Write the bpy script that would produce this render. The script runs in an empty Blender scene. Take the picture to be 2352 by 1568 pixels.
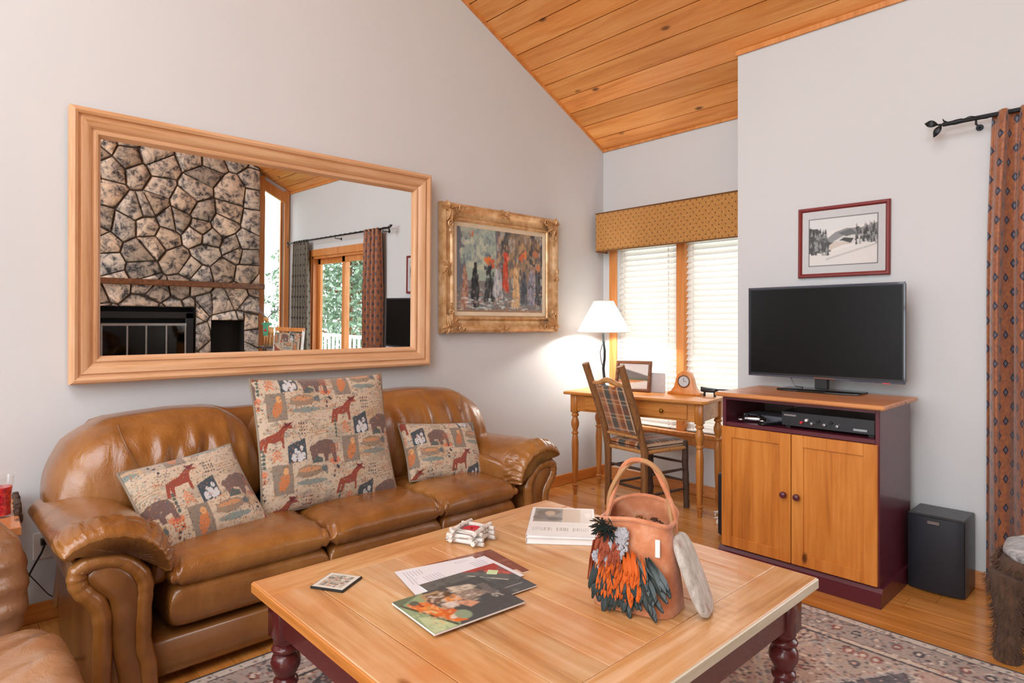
import bpy, bmesh, math, random
import numpy as np
from mathutils import Vector, Matrix
random.seed(7); RNG = np.random.default_rng(7)
C = bpy.context.scene.collection
PI = math.pi

# ------------------------------------------------------------------ camera
YAW = math.radians(46.957)
cd = bpy.data.cameras.new('camera'); cam = bpy.data.objects.new('camera', cd); C.objects.link(cam)
cam.location = (0, 0, 1.30); cam.rotation_euler = (PI/2, 0, YAW)
cd.sensor_width = 36; cd.lens = 1429/2352*36; cd.shift_y = -41/2352; cd.clip_start = .05
bpy.context.scene.camera = cam
# ------------------------------------------------------------------ view
vs = bpy.context.scene.view_settings
vs.view_transform = 'Standard'; vs.look = 'None'; vs.gamma = 1; vs.exposure = 0.16
try: vs.use_curve_mapping = False
except Exception: pass
# ------------------------------------------------------------------ world
w = bpy.data.worlds.new('sky'); bpy.context.scene.world = w; w.use_nodes = True
bg = w.node_tree.nodes['Background']
bg.inputs[0].default_value = (0.93, 0.97, 1.0, 1); bg.inputs[1].default_value = 4.6

def area(name, loc, target, sx, sy, power, col=(1, 1, 1), portal=False, spread=None):
    l = bpy.data.lights.new(name, 'AREA'); l.shape = 'RECTANGLE'; l.size = sx; l.size_y = sy; l.energy = power; l.color = col
    if portal: l.cycles.is_portal = True
    if spread: l.spread = spread
    o = bpy.data.objects.new(name, l); C.objects.link(o); o.location = loc
    o.rotation_euler = (Vector(target)-Vector(loc)).to_track_quat('-Z', 'Y').to_euler(); return o
area('door_portal', (.45, 3.93, 1.05), (.45, 0, 1.05), 1.65, 2.1, 1, portal=True)
area('tall_window_portal', (2.14, 3.53, 2.0), (0, 3.53, 2.0), .4, 2.1, 1, portal=True)
area('blind_window_portal', (-2.63, 4.42, 1.25), (-2.63, 0, 1.25), 1.3, 1.65, 1, portal=True)
area('fill_window_portal', (-.6, -3.62, 1.9), (-.6, 0, 1.9), 4.4, 3.0, 1, portal=True)  # sky portal for the window added behind the camera
area('ridge_fill_light', (-.5, -.9, 4.6), (-1.6, 1.9, .5), 3.2, 2.0, 120, (.90, .95, 1))  # added fill lamp under the ridge, no fixture there
area('rear_fill_light', (-.2, -2.2, 2.9), (-2.6, 3.4, 1.6), 2.0, 1.2, 45, (.90, .95, 1))  # second added fill lamp, unseen behind the camera

# ------------------------------------------------------------------ colours and materials
def hx(s):
    s = s.lstrip('#'); v = [int(s[i:i+2], 16)/255 for i in (0, 2, 4)]
    return tuple((c/12.92 if c <= .04045 else ((c+.055)/1.055)**2.4) for c in v)
def rgba(c):
    if isinstance(c, str): c = hx(c)
    return (c[0], c[1], c[2], 1)

class NT:
    def __init__(s, name):
        s.m = bpy.data.materials.new(name); s.m.use_nodes = True; s.t = s.m.node_tree
        s.b = s.t.nodes['Principled BSDF']
    def n(s, typ, **kw):
        nd = s.t.nodes.new(typ)
        for k, v in kw.items():
            if k in nd.inputs.keys(): nd.inputs[k].default_value = v
            else: setattr(nd, k, v)
        return nd
    def l(s, a, b): s.t.links.new(a, b)
    def math(s, op, a, b=None, c=None):
        nd = s.t.nodes.new('ShaderNodeMath'); nd.operation = op
        for i, x in enumerate((a, b, c)):
            if x is None: continue
            if isinstance(x, (int, float)): nd.inputs[i].default_value = x
            else: s.l(x, nd.inputs[i])
        return nd.outputs[0]
    def coords(s, kind='Object', scale=(1, 1, 1)):
        tc = s.n('ShaderNodeTexCoord'); mp = s.n('ShaderNodeMapping'); mp.inputs['Scale'].default_value = scale
        s.l(tc.outputs[kind], mp.inputs[0]); return mp.outputs[0]
    def noise(s, vec, scale, detail=3, rough=.5, dist=0):
        nd = s.n('ShaderNodeTexNoise'); nd.inputs['Scale'].default_value = scale; nd.inputs['Detail'].default_value = detail
        nd.inputs['Roughness'].default_value = rough; nd.inputs['Distortion'].default_value = dist
        s.l(vec, nd.inputs['Vector']); return nd.outputs[0]
    def ramp(s, fac, stops):
        nd = s.n('ShaderNodeValToRGB'); e = nd.color_ramp.elements
        while len(e) < len(stops): e.new(.5)
        for i, (p, c) in enumerate(stops): e[i].position = p; e[i].color = rgba(c)
        s.l(fac, nd.inputs[0]); return nd.outputs[0]
    def mix(s, fac, a, b, mode='MIX'):
        nd = s.n('ShaderNodeMix'); nd.data_type = 'RGBA'; nd.blend_type = mode
        for i, x in ((0, fac), (6, a), (7, b)):
            if isinstance(x, (int, float)): nd.inputs[i].default_value = x
            elif isinstance(x, (tuple, str)): nd.inputs[i].default_value = rgba(x)
            else: s.l(x, nd.inputs[i])
        return nd.outputs[2]
    def bump(s, h, strength=.3, dist=.01):
        nd = s.n('ShaderNodeBump'); nd.inputs['Strength'].default_value = strength; nd.inputs['Distance'].default_value = dist
        s.l(h, nd.inputs['Height']); s.l(nd.outputs[0], s.b.inputs['Normal'])
    def base(s, c):
        if isinstance(c, (tuple, str)): s.b.inputs['Base Color'].default_value = rgba(c)
        else: s.l(c, s.b.inputs['Base Color'])
    def set(s, **kw):
        for k, v in kw.items():
            s.b.inputs[k.replace('_', ' ')].default_value = v
        return s

def plain(name, col, rough=.5, metal=0, spec=.5, **kw):
    t = NT(name); v = t.coords(); nz = t.noise(v, 9, 3)
    c = hx(col) if isinstance(col, str) else col
    t.base(t.ramp(nz, [(.3, tuple(x*.9 for x in c)), (.7, tuple(min(1, x*1.06) for x in c))]))
    t.set(Roughness=rough, Metallic=metal, Specular_IOR_Level=spec)
    for k, v in kw.items(): t.b.inputs[k.replace('_', ' ')].default_value = v
    return t.m

def wood(name, light, mid, dark, axis='x', rough=.35, scale=1, tone=False, knots=True, grain=1.0, coat=0.0, kind='Object', stain=None):
    t = NT(name); a = 'xyz'.index(axis)
    sc = [9*scale]*3; sc[a] = .9*scale
    v = t.coords(kind, tuple(sc)); n1 = t.noise(v, 1.6, 5, .6, .6)
    sf = [60*scale]*3; sf[a] = 2.2*scale
    n2 = t.noise(t.coords(kind, tuple(sf)), 1.0, 3, .6)
    f = t.math('ADD', t.math('MULTIPLY', n1, .68), t.math('MULTIPLY', n2, .32*grain))
    c = t.ramp(f, [(.28, dark), (.47, mid), (.66, light)])
    if tone:
        at = t.n('ShaderNodeAttribute', attribute_name='tone'); c = t.mix(1, c, at.outputs[0], 'MULTIPLY')
    if knots:
        sk = [3.2*scale]*3; sk[a] = 1.5*scale
        vo = t.n('ShaderNodeTexVoronoi'); t.l(t.coords(kind, tuple(sk)), vo.inputs['Vector']); vo.inputs['Scale'].default_value = 1.9
        k = t.ramp(vo.outputs['Distance'], [(.045, (1, 1, 1)), (.10, (0, 0, 0))])
        c = t.mix(k, c, tuple(x*.35 for x in (hx(dark) if isinstance(dark, str) else dark)))
    if stain:
        nz = t.noise(t.coords(kind), 2.3, 4, .6); c = t.mix(t.ramp(nz, [(.45, (0, 0, 0)), (.68, (.8, .8, .8))]), c, stain)
    t.base(c); t.set(Roughness=rough, Coat_Weight=coat); t.bump(n2, .12, .002)
    return t.m

def vcol(name, rough=.8, bump=.0, bscale=400, coat=0, spec=.4, sheen=0):
    t = NT(name); at = t.n('ShaderNodeAttribute', attribute_name='Col'); t.base(at.outputs[0])
    t.set(Roughness=rough, Coat_Weight=coat, Specular_IOR_Level=spec, Sheen_Weight=sheen)
    if bump: t.bump(t.noise(t.coords(), bscale, 2), bump, .002)
    return t.m

def leather(name, col, dark, hi, rough=.26, wr=.35):
    t = NT(name); v = t.coords(); n = t.noise(v, 3.2, 4, .6)
    t.base(t.ramp(n, [(.3, dark), (.5, col), (.72, hi)]))
    vo = t.n('ShaderNodeTexVoronoi'); vo.inputs['Scale'].default_value = 260; t.l(v, vo.inputs['Vector'])
    wr_ = t.noise(t.coords('Object', (1, 1, .35)), 14, 3, .6, 1.2)
    h = t.math('ADD', t.math('MULTIPLY', vo.outputs['Distance'], .08), wr_)
    t.bump(h, wr, .012); t.set(Roughness=rough, Specular_IOR_Level=.55, Coat_Weight=.4, Coat_Roughness=.16)
    return t.m

def dotfab(name, base, base2, dot, nu, nv, r=.2, rough=.85, ring=None):
    t = NT(name); tc = t.n('ShaderNodeTexCoord'); sp = t.n('ShaderNodeSeparateXYZ'); t.l(tc.outputs['UV'], sp.inputs[0])
    v = t.math('MULTIPLY', sp.outputs[1], nv); row = t.math('FLOOR', v)
    u = t.math('ADD', t.math('MULTIPLY', sp.outputs[0], nu), t.math('MULTIPLY', t.math('MODULO', row, 2.0), .5))
    fu = t.math('ABSOLUTE', t.math('SUBTRACT', t.math('FRACT', u), .5)); fv = t.math('ABSOLUTE', t.math('SUBTRACT', t.math('FRACT', v), .5))
    d = t.math('ADD', t.math('MULTIPLY', fu, 1.3), t.math('MULTIPLY', fv, .8))
    n = t.noise(t.coords(), 60, 3); bc = t.ramp(n, [(.3, base2), (.7, base)])
    m = t.math('LESS_THAN', d, r); c = t.mix(m, bc, dot)
    if ring: c = t.mix(t.math('LESS_THAN', d, r*.5), c, ring)
    t.base(c); t.set(Roughness=rough, Sheen_Weight=.3); t.bump(t.noise(t.coords(), 500, 2), .2, .001)
    return t.m

def glass(name, tint=(1, 1, 1), refl=.08):
    t = NT(name); tr = t.n('ShaderNodeBsdfTransparent'); tr.inputs[0].default_value = rgba(tint)
    gl = t.n('ShaderNodeBsdfGlossy'); gl.inputs['Roughness'].default_value = .02
    lw = t.n('ShaderNodeLayerWeight'); lw.inputs[0].default_value = .5; fr_ = t.math('ADD', t.math('MULTIPLY', t.math('POWER', lw.outputs['Facing'], 5.0), .6), .04)
    mx = t.n('ShaderNodeMixShader'); t.l(fr_, mx.inputs[0]); t.l(tr.outputs[0], mx.inputs[1]); t.l(gl.outputs[0], mx.inputs[2])
    t.l(mx.outputs[0], t.t.nodes['Material Output'].inputs[0]); return t.m

def wallpaint(name, col):
    t = NT(name); v = t.coords(); n = t.noise(v, 1.1, 3); c = hx(col)
    t.base(t.ramp(n, [(.35, tuple(x*.97 for x in c)), (.65, c)])); t.set(Roughness=.85, Specular_IOR_Level=.2)
    t.bump(t.noise(v, 90, 3), .12, .003); return t.m

M = {}
M['wall'] = wallpaint('wall_paint', '#d1d4d6')
M['ceil'] = wood('ceiling_pine', '#f0b06a', '#e2964c', '#c0742c', 'x', .42, .8, tone=True)
M['dark'] = plain('dark_gap', '#3a1d0c', .8)
M['floor'] = wood('floor_pine', '#dfa05a', '#cb8840', '#a06026', 'x', .2, .9, tone=True, coat=.25)
M['base'] = wood('baseboard_pine', '#d98d45', '#c87830', '#a45a1e', 'y', .35, 1, knots=False)
M['casing'] = wood('casing_pine', '#dd9a5c', '#cf8645', '#b06a2c', 'z', .4, 1, knots=False)
M['oak'] = wood('pickled_oak', '#dcb088', '#cd9a6c', '#a87548', 'x', .45, 1.3, knots=False, grain=1.6)
M['oakv'] = wood('pickled_oak_upright', '#dcb088', '#cd9a6c', '#a87548', 'z', .45, 1.3, knots=False, grain=1.6)
M['mirror'] = plain('mirror_silver', (.9, .92, .92), .0, 1)
t = NT('mirror_glass'); t.base((.86, .88, .88)); t.set(Metallic=1, Roughness=0.0); M['mirror'] = t.m
M['leather'] = leather('tan_leather', '#94602e', '#7a4a1c', '#a8753c', .24, .4)
M['leatherd'] = leather('tan_leather_panel', '#835225', '#6b411a', '#92622e', .34, .12)
M['leatherp'] = leather('grey_tan_leather', '#a07450', '#84583a', '#b48c6a', .26, .3)
M['tap'] = vcol('tapestry_weave', .9, .35, 700, sheen=.3)
M['rug'] = vcol('rug_pile', .95, .5, 350, sheen=.2)
M['art'] = vcol('oil_paint', .45, .3, 120)
M['print'] = vcol('glossy_print', .3, 0, coat=.2)
M['matt_print'] = vcol('matt_print', .7, 0)
M['tabletop'] = wood('worn_pine_top', '#e0bb92', '#cd9c68', '#9c6434', 'x', .3, 1.0, tone=True, coat=.15, stain=hx('#c98040'))
M['tabley'] = wood('worn_pine_border', '#dfb890', '#c99660', '#986034', 'y', .3, 1.0, tone=True, coat=.15, stain=hx('#c98040'))
M['paleedge'] = wood('pale_cream_edge', '#d9d2c0', '#c8bda4', '#a98c62', 'y', .4, 1.2, knots=False)
M['pineedge'] = wood('pine_edge', '#d08a48', '#bd7634', '#965520', 'x', .4, 1.2, knots=False)
M['burgundy'] = plain('burgundy_paint', '#5a2430', .32, Coat_Weight=.2)
M['redleg'] = plain('oxblood_paint', '#5e2424', .26, Coat_Weight=.25)
M['pine'] = wood('honey_pine', '#dc9244', '#ca7b30', '#a05a1e', 'z', .35, 1.0, coat=.1)
M['pinex'] = wood('honey_pine_top', '#d89a62', '#c98450', '#a0602e', 'x', .33, 1.0, coat=.1)
M['deskw'] = wood('desk_pine', '#d6964e', '#bf7a34', '#96561f', 'x', .35, 1.2)
M['deskz'] = wood('desk_leg_pine', '#cf8d46', '#b5702e', '#7c4418', 'z', .35, 1.5, knots=False)
M['bark'] = wood('hickory_bark', '#8a5c34', '#5c3a22', '#2c1a12', 'z', .6, 2.0, grain=2, knots=False)
M['barkd'] = wood('dark_hickory', '#4a362a', '#2c201a', '#15100e', 'x', .6, 2.0, grain=2, knots=False)
M['barkl'] = wood('peeled_hickory', '#c39058', '#a06c38', '#6c4020', 'z', .55, 2.0, grain=2, knots=False)
M['black'] = plain('black_plastic', '#15161a', .35)
M['blackm'] = plain('black_cloth_grille', '#1a1d26', .6)
M['greyp'] = plain('grey_plastic', '#6d7079', .4)
M['iron'] = plain('wrought_iron', '#2c2f33', .45, .7)
M['white'] = plain('white_paint', '#e8e6e2', .5)
M['paper'] = plain('white_paper', '#eceae8', .7)
M['brass'] = plain('aged_brass', '#a8803e', .3, 1)
M['steel'] = plain('brushed_steel', '#b8babd', .28, 1)
M['red'] = plain('red_wax', '#c22333', .35)
M['dkred'] = plain('dark_red_frame', '#7c2a28', .35)
M['glass'] = glass('clear_glass')
M['brownframe'] = wood('walnut_frame', '#8a5c3a', '#6a4228', '#46281a', 'x', .4, 1.5, knots=False)
M['twig'] = plain('vine_twig', '#b08458', .7)

# ------------------------------------------------------------------ mesh builder
def link(name, me, mats, parent=None):
    o = bpy.data.objects.new(name, me); C.objects.link(o)
    for m in (mats if isinstance(mats, (list, tuple)) else [mats]): me.materials.append(M[m] if isinstance(m, str) else m)
    if parent: o.parent = parent
    return o

class MB:
    def __init__(s): s.v = []; s.f = []; s.mi = []; s.tn = []; s.cm = 0; s.ct = (1, 1, 1)
    def add(s, vs, fs):
        k = len(s.v); s.v.extend([tuple(map(float, x)) for x in vs])
        for f in fs: s.f.append(tuple(i+k for i in f)); s.mi.append(s.cm); s.tn.append(s.ct)
        return s
    def box(s, lo, hi, b=0, rot=None, org=(0, 0, 0)):
        x0, y0, z0 = lo; x1, y1, z1 = hi
        if b > 0:
            b = min(b, (x1-x0)*.45, (y1-y0)*.45, (z1-z0)*.45)
            V = []; idx = {}
            for ix, (X, sx) in enumerate(((x0, 1), (x1, -1))):
                for iy, (Y, sy) in enumerate(((y0, 1), (y1, -1))):
                    for iz, (Z, sz) in enumerate(((z0, 1), (z1, -1))):
                        idx[ix, iy, iz] = len(V)
                        V += [(X, Y+sy*b, Z+sz*b), (X+sx*b, Y, Z+sz*b), (X+sx*b, Y+sy*b, Z)]
            F = []
            g = lambda i, j, k, a: idx[i, j, k]+a
            for i in (0, 1):
                q = [g(i, 0, 0, 0), g(i, 1, 0, 0), g(i, 1, 1, 0), g(i, 0, 1, 0)]; F.append(q if i else q[::-1])
                q = [g(0, i, 0, 1), g(1, i, 0, 1), g(1, i, 1, 1), g(0, i, 1, 1)]; F.append(q[::-1] if i else q)
                q = [g(0, 0, i, 2), g(1, 0, i, 2), g(1, 1, i, 2), g(0, 1, i, 2)]; F.append(q if i else q[::-1])
            for i in (0, 1):
                for j in (0, 1):
                    q = [g(0, i, j, 1), g(1, i, j, 1), g(1, i, j, 2), g(0, i, j, 2)]; F.append(q if (i ^ j) else q[::-1])
                    q = [g(i, 0, j, 0), g(i, 1, j, 0), g(i, 1, j, 2), g(i, 0, j, 2)]; F.append(q[::-1] if (i ^ j) else q)
                    q = [g(i, j, 0, 0), g(i, j, 1, 0), g(i, j, 1, 1), g(i, j, 0, 1)]; F.append(q if (i ^ j) else q[::-1])
                    for k in (0, 1):
                        q = [g(i, j, k, 0), g(i, j, k, 1), g(i, j, k, 2)]; F.append(q if (i ^ j ^ k) else q[::-1])
        else:
            V = [(x, y, z) for x in (x0, x1) for y in (y0, y1) for z in (z0, z1)]
            F = [(0, 1, 3, 2), (4, 6, 7, 5), (0, 4, 5, 1), (2, 3, 7, 6), (0, 2, 6, 4), (1, 5, 7, 3)]
        if rot is not None: V = [tuple(rot @ Vector(p)+Vector(org)) for p in V]
        elif any(org): V = [(p[0]+org[0], p[1]+org[1], p[2]+org[2]) for p in V]
        return s.add(V, F)
    def tube(s, pts, r, n=10, closed=False, flat=1.0, cap=True):
        P = [Vector(p) for p in pts]; m = len(P)
        R = r if isinstance(r, (list, tuple)) else [r]*m
        V = []; F = []; up = None
        for i, p in enumerate(P):
            a = P[(i-1) % m] if (i > 0 or closed) else p; b = P[(i+1) % m] if (i < m-1 or closed) else p
            d = (b-a).normalized()
            if up is None:
                up = Vector((0, 0, 1)) if abs(d.z) < .9 else Vector((1, 0, 0))
            x = d.cross(up)
            if x.length < 1e-6: x = d.orthogonal()
            x.normalize(); y = x.cross(d).normalized(); up = y
            for k in range(n):
                t = 2*PI*k/n; V.append(p+x*math.cos(t)*R[i]+y*math.sin(t)*R[i]*flat)
        for i in range(m if closed else m-1):
            for k in range(n):
                a = i*n+k; b = i*n+(k+1) % n; c = ((i+1) % m)*n+(k+1) % n; d = ((i+1) % m)*n+k; F.append((a, b, c, d))
        if cap and not closed: F.append(tuple(range(n))[::-1]); F.append(tuple((m-1)*n+k for k in range(n)))
        return s.add(V, F)
    def lathe(s, prof, n=24, org=(0, 0, 0), axis='z', rot=None):
        V = []; F = []
        for r, z in prof:
            for k in range(n):
                t = 2*PI*k/n; p = (r*math.cos(t), r*math.sin(t), z)
                if axis == 'x': p = (p[2], p[0], p[1])
                if axis == 'y': p = (p[1], p[2], p[0])
                if rot is not None: p = tuple(rot @ Vector(p))
                V.append((p[0]+org[0], p[1]+org[1], p[2]+org[2]))
        for i in range(len(prof)-1):
            for k in range(n):
                F.append((i*n+k, i*n+(k+1) % n, (i+1)*n+(k+1) % n, (i+1)*n+k))
        F.append(tuple(range(n))[::-1]); F.append(tuple((len(prof)-1)*n+k for k in range(n)))
        return s.add(V, F)
    def prism(s, poly, axis, a, b, bevel=0):
        # poly: 2-D points; axis: extrusion axis; other two axes in cyclic order
        def P(p, t):
            return {'x': (t, p[0], p[1]), 'y': (p[0], t, p[1]), 'z': (p[0], p[1], t)}[axis]
        n = len(poly); rings = [(poly, a), (poly, b)]
        if bevel:
            c = (sum(p[0] for p in poly)/n, sum(p[1] for p in poly)/n)
            def inset(pl, d):
                out = []
                for i, p in enumerate(pl):
                    q = Vector(pl[(i+1) % n])-Vector(p); r_ = Vector(p)-Vector(pl[i-1]); 
                    nn = Vector((-(q.y+r_.y), q.x+r_.x)); nn = nn.normalized() if nn.length > 0 else nn
                    ar = sum(pl[j][0]*pl[(j+1) % n][1]-pl[(j+1) % n][0]*pl[j][1] for j in range(n))
                    if ar < 0: nn = -nn
                    out.append((p[0]+nn.x*d, p[1]+nn.y*d))
                return out
            sg = 1 if b > a else -1
            st = [(bevel, 0), (bevel*.45, bevel*.3*sg), (bevel*.12, bevel*.65*sg), (0, bevel*sg)]
            rings = [(inset(poly, d), a+e) for d, e in st]+[(inset(poly, d), b-e) for d, e in st[::-1]]
        V = [P(p, t) for pl, t in rings for p in pl]; F = []
        for r_ in range(len(rings)-1):
            for i in range(n): F.append((r_*n+i, r_*n+(i+1) % n, (r_+1)*n+(i+1) % n, (r_+1)*n+i))
        F.append(tuple(range(n))[::-1]); F.append(tuple((len(rings)-1)*n+i for i in range(n)))
        return s.add(V, F)
    def grid(s, P, closeu=False):
        # P: array (nu, nv, 3)
        nu, nv = P.shape[:2]; V = P.reshape(-1, 3)
        F = [(i*nv+j, ((i+1) % nu)*nv+j, ((i+1) % nu)*nv+j+1, i*nv+j+1) for i in range(nu if closeu else nu-1) for j in range(nv-1)]
        return s.add(V.tolist(), F)
    def puff(s, c, h, p=4, n=16, fn=None):
        V = {}; vl = []; F = []
        def vid(a):
            k = tuple(np.round(a, 6))
            if k not in V: V[k] = len(vl); vl.append(a)
            return V[k]
        g = np.sin(np.linspace(-PI/2, PI/2, n+1)*.98)/math.sin(PI/2*.98)
        for ax in range(3):
            for sg in (-1, 1):
                for i in range(n):
                    for j in range(n):
                        q = []
                        for di, dj in ((0, 0), (1, 0), (1, 1), (0, 1)):
                            a = [0, 0, 0]; a[ax] = sg; a[(ax+1) % 3] = g[i+di]; a[(ax+2) % 3] = g[j+dj]; q.append(vid(np.array(a, float)))
                        F.append(q if sg > 0 else q[::-1])
        A = np.array(vl); nrm = (np.abs(A)**p).sum(1)**(1/p); U = A/nrm[:, None]
        X = U*np.array(h)
        if fn: X = fn(U, X)
        return s.add((X+np.array(c)).tolist(), F)
    def seat(s, c, h, n=70, kx=6, ky=7, e=.5, fn=None):
        g = np.sin(np.linspace(-PI/2, PI/2, n)); S, T_ = np.meshgrid(g, g, indexing='ij')
        prof_ = (np.clip(1-np.abs(S)**kx, 0, 1)*np.clip(1-np.abs(T_)**ky, 0, 1))**e
        for sg in (1, -1):
            U = np.stack([S, T_, sg*prof_], -1).reshape(-1, 3); X = U*np.array(h)
            if fn: X = fn(U, X)
            X = (X+np.array(c)).reshape(n, n, 3); s.grid(X if sg > 0 else X[:, ::-1])
        return s
    def build(s, name, mats, parent=None, smooth=35, world=False, sub=0, bevel=0):
        me = bpy.data.meshes.new(name)
        V = s.v
        if world and parent is not None:
            L = parent.matrix_basis.inverted(); V = [tuple(L @ Vector(p)) for p in V]
        me.from_pydata(V, [], s.f); me.polygons.foreach_set('material_index', s.mi)
        if any(t != (1, 1, 1) for t in s.tn):
            at = me.color_attributes.new('tone', 'FLOAT_COLOR', 'CORNER'); cols = []
            for f, t in zip(s.f, s.tn): cols += [t[0], t[1], t[2], 1]*len(f)
            at.data.foreach_set('color', cols)
        else:
            at = me.color_attributes.new('tone', 'FLOAT_COLOR', 'POINT'); at.data.foreach_set('color', [1.0]*(4*len(V)))
        bm = bmesh.new(); bm.from_mesh(me); bmesh.ops.recalc_face_normals(bm, faces=bm.faces); bm.to_mesh(me); bm.free()
        if smooth:
            me.polygons.foreach_set('use_smooth', [True]*len(me.polygons)); me.set_sharp_from_angle(angle=math.radians(smooth))
        o = link(name, me, mats, parent)
        if bevel:
            b = o.modifiers.new('b', 'BEVEL'); b.width = bevel; b.segments = 2; b.limit_method = 'ANGLE'
        if sub:
            m = o.modifiers.new('s', 'SUBSURF'); m.levels = sub; m.render_levels = sub
        return o

def thing(name, label, cat, loc=(0, 0, 0), rz=0, group=None, rot=None):
    o = bpy.data.objects.new(name, None); C.objects.link(o); o.empty_display_size = .1
    o.location = loc; o.rotation_euler = rot if rot else (0, 0, rz)
    if rot is not None and isinstance(rot, Matrix): pass
    o['label'] = label; o['category'] = cat
    if group: o['group'] = group
    o.matrix_basis  # touch
    return o
def tag(o, label, cat, group=None):
    o['label'] = label; o['category'] = cat
    if group: o['group'] = group
    return o
def struct(o, label=None):
    o['kind'] = 'structure'
    if label: o['label'] = label
    return o
def tone(v=.08, base=1.0): 
    k = base+random.uniform(-v, v); return (k, k*random.uniform(.97, 1.02), k*random.uniform(.92, 1.03))

# ------------------------------------------------------------------ painted canvases (vertex colours)
class Cv:
    def __init__(s, w, h, nx, ny, col):
        s.w, s.h, s.nx, s.ny = w, h, nx, ny
        s.a = np.tile(np.array(hx(col)), (ny, nx, 1)).astype(float)
        s.X, s.Y = np.meshgrid(np.linspace(0, w, nx), np.linspace(0, h, ny))
    def _p(s, m, c, k=1):
        c = np.array(hx(c) if isinstance(c, str) else c); s.a[m] = s.a[m]*(1-k)+c*k
    def rect(s, x0, y0, x1, y1, c, k=1): s._p((s.X >= x0) & (s.X <= x1) & (s.Y >= y0) & (s.Y <= y1), c, k)
    def ell(s, cx, cy, rx, ry, c, rot=0, k=1):
        dx, dy = s.X-cx, s.Y-cy; ca, sa = math.cos(rot), math.sin(rot)
        u = (dx*ca+dy*sa)/rx; v = (-dx*sa+dy*ca)/ry; s._p(u*u+v*v <= 1, c, k)
    def poly(s, pts, c, k=1):
        ins = np.zeros(s.X.shape, bool); n = len(pts)
        for i in range(n):
            x1, y1 = pts[i]; x2, y2 = pts[(i+1) % n]
            if y1 == y2: continue
            cond = ((y1 > s.Y) != (y2 > s.Y)) & (s.X < (x2-x1)*(s.Y-y1)/(y2-y1)+x1); ins ^= cond
        s._p(ins, c, k)
    def line(s, p, q, wd, c, k=1):
        p = np.array(p, float); q = np.array(q, float); d = q-p; L2 = max(1e-9, d@d)
        t = np.clip(((s.X-p[0])*d[0]+(s.Y-p[1])*d[1])/L2, 0, 1)
        s._p((s.X-p[0]-t*d[0])**2+(s.Y-p[1]-t*d[1])**2 <= wd*wd/4, c, k)
    def specks(s, n, cols, size, reg=None, k=.9, asp=1.0):
        x0, y0, x1, y1 = reg or (0, 0, s.w, s.h)
        for _ in range(n):
            cx, cy = RNG.uniform(x0, x1), RNG.uniform(y0, y1); r = size*RNG.uniform(.5, 1.3)
            i0, i1 = int((cx-r*2)/s.w*s.nx), int((cx+r*2)/s.w*s.nx)+2; j0, j1 = int((cy-r*2)/s.h*s.ny), int((cy+r*2)/s.h*s.ny)+2
            i0, j0 = max(0, i0), max(0, j0)
            X = s.X[j0:j1, i0:i1]; Y = s.Y[j0:j1, i0:i1]
            m = ((X-cx)/r)**2+((Y-cy)/(r*asp))**2 <= 1
            c = cols[RNG.integers(len(cols))]; c = np.array(hx(c)); sub = s.a[j0:j1, i0:i1]; sub[m] = sub[m]*(1-k)+c*k
    def noise(s, amt=.08):
        s.a *= 1+RNG.uniform(-amt, amt, (s.ny, s.nx, 1))
    def blur(s, n=1):
        for _ in range(n):
            a = np.pad(s.a, ((1, 1), (1, 1), (0, 0)), 'edge')
            s.a = (a[1:-1, 1:-1]*2+a[:-2, 1:-1]+a[2:, 1:-1]+a[1:-1, :-2]+a[1:-1, 2:])/6
    def sample(s, u, v):
        x = np.clip(u, 0, 1)*(s.nx-1); y = np.clip(v, 0, 1)*(s.ny-1)
        return s.a[np.round(y).astype(int), np.round(x).astype(int)]

def colour(o, cv, uv):
    me = o.data; n = len(me.vertices); co = np.empty(n*3); me.vertices.foreach_get('co', co); co = co.reshape(-1, 3)
    u, v = uv(co); c = np.ones((n, 4)); c[:, :3] = cv.sample(u, v)
    at = me.color_attributes.new('Col', 'FLOAT_COLOR', 'POINT'); at.data.foreach_set('color', c.ravel())

def npmesh(name, V, F, mat, parent=None, smooth=True):
    me = bpy.data.meshes.new(name); me.from_pydata(V.tolist(), [], F.tolist() if hasattr(F, 'tolist') else F)
    if smooth: me.polygons.foreach_set('use_smooth', [True]*len(me.polygons))
    return link(name, me, mat, parent)
def gridfaces(nu, nv, off=0, flip=False):
    i, j = np.meshgrid(np.arange(nu-1), np.arange(nv-1), indexing='ij'); a = i*nv+j
    F = np.stack([a, a+nv, a+nv+1, a+1], -1).reshape(-1, 4)+off
    return F[:, ::-1] if flip else F
def flatpic(name, w, h, cv, mat, parent, y=0):
    """picture in the local XZ plane centred on x, z from 0 to h, facing -y"""
    xs = np.linspace(-w/2, w/2, cv.nx); zs = np.linspace(0, h, cv.ny)
    X, Z = np.meshgrid(xs, zs, indexing='ij'); V = np.stack([X, np.full_like(X, y), Z], -1).reshape(-1, 3)
    o = npmesh(name, V, gridfaces(cv.nx, cv.ny), mat, parent, False)
    colour(o, cv, lambda p: (p[:, 0]/w+.5, p[:, 2]/h)); return o
def flatcover(name, w, h, cv, mat, parent, z):
    """print lying flat: x along w, y along h, facing up"""
    xs = np.linspace(-w/2, w/2, cv.nx); ys = np.linspace(-h/2, h/2, cv.ny)
    X, Y = np.meshgrid(xs, ys, indexing='ij'); V = np.stack([X, Y, np.full_like(X, z)], -1).reshape(-1, 3)
    o = npmesh(name, V, gridfaces(cv.nx, cv.ny), mat, parent, False)
    colour(o, cv, lambda p: (p[:, 0]/w+.5, p[:, 1]/h+.5)); return o

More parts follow.
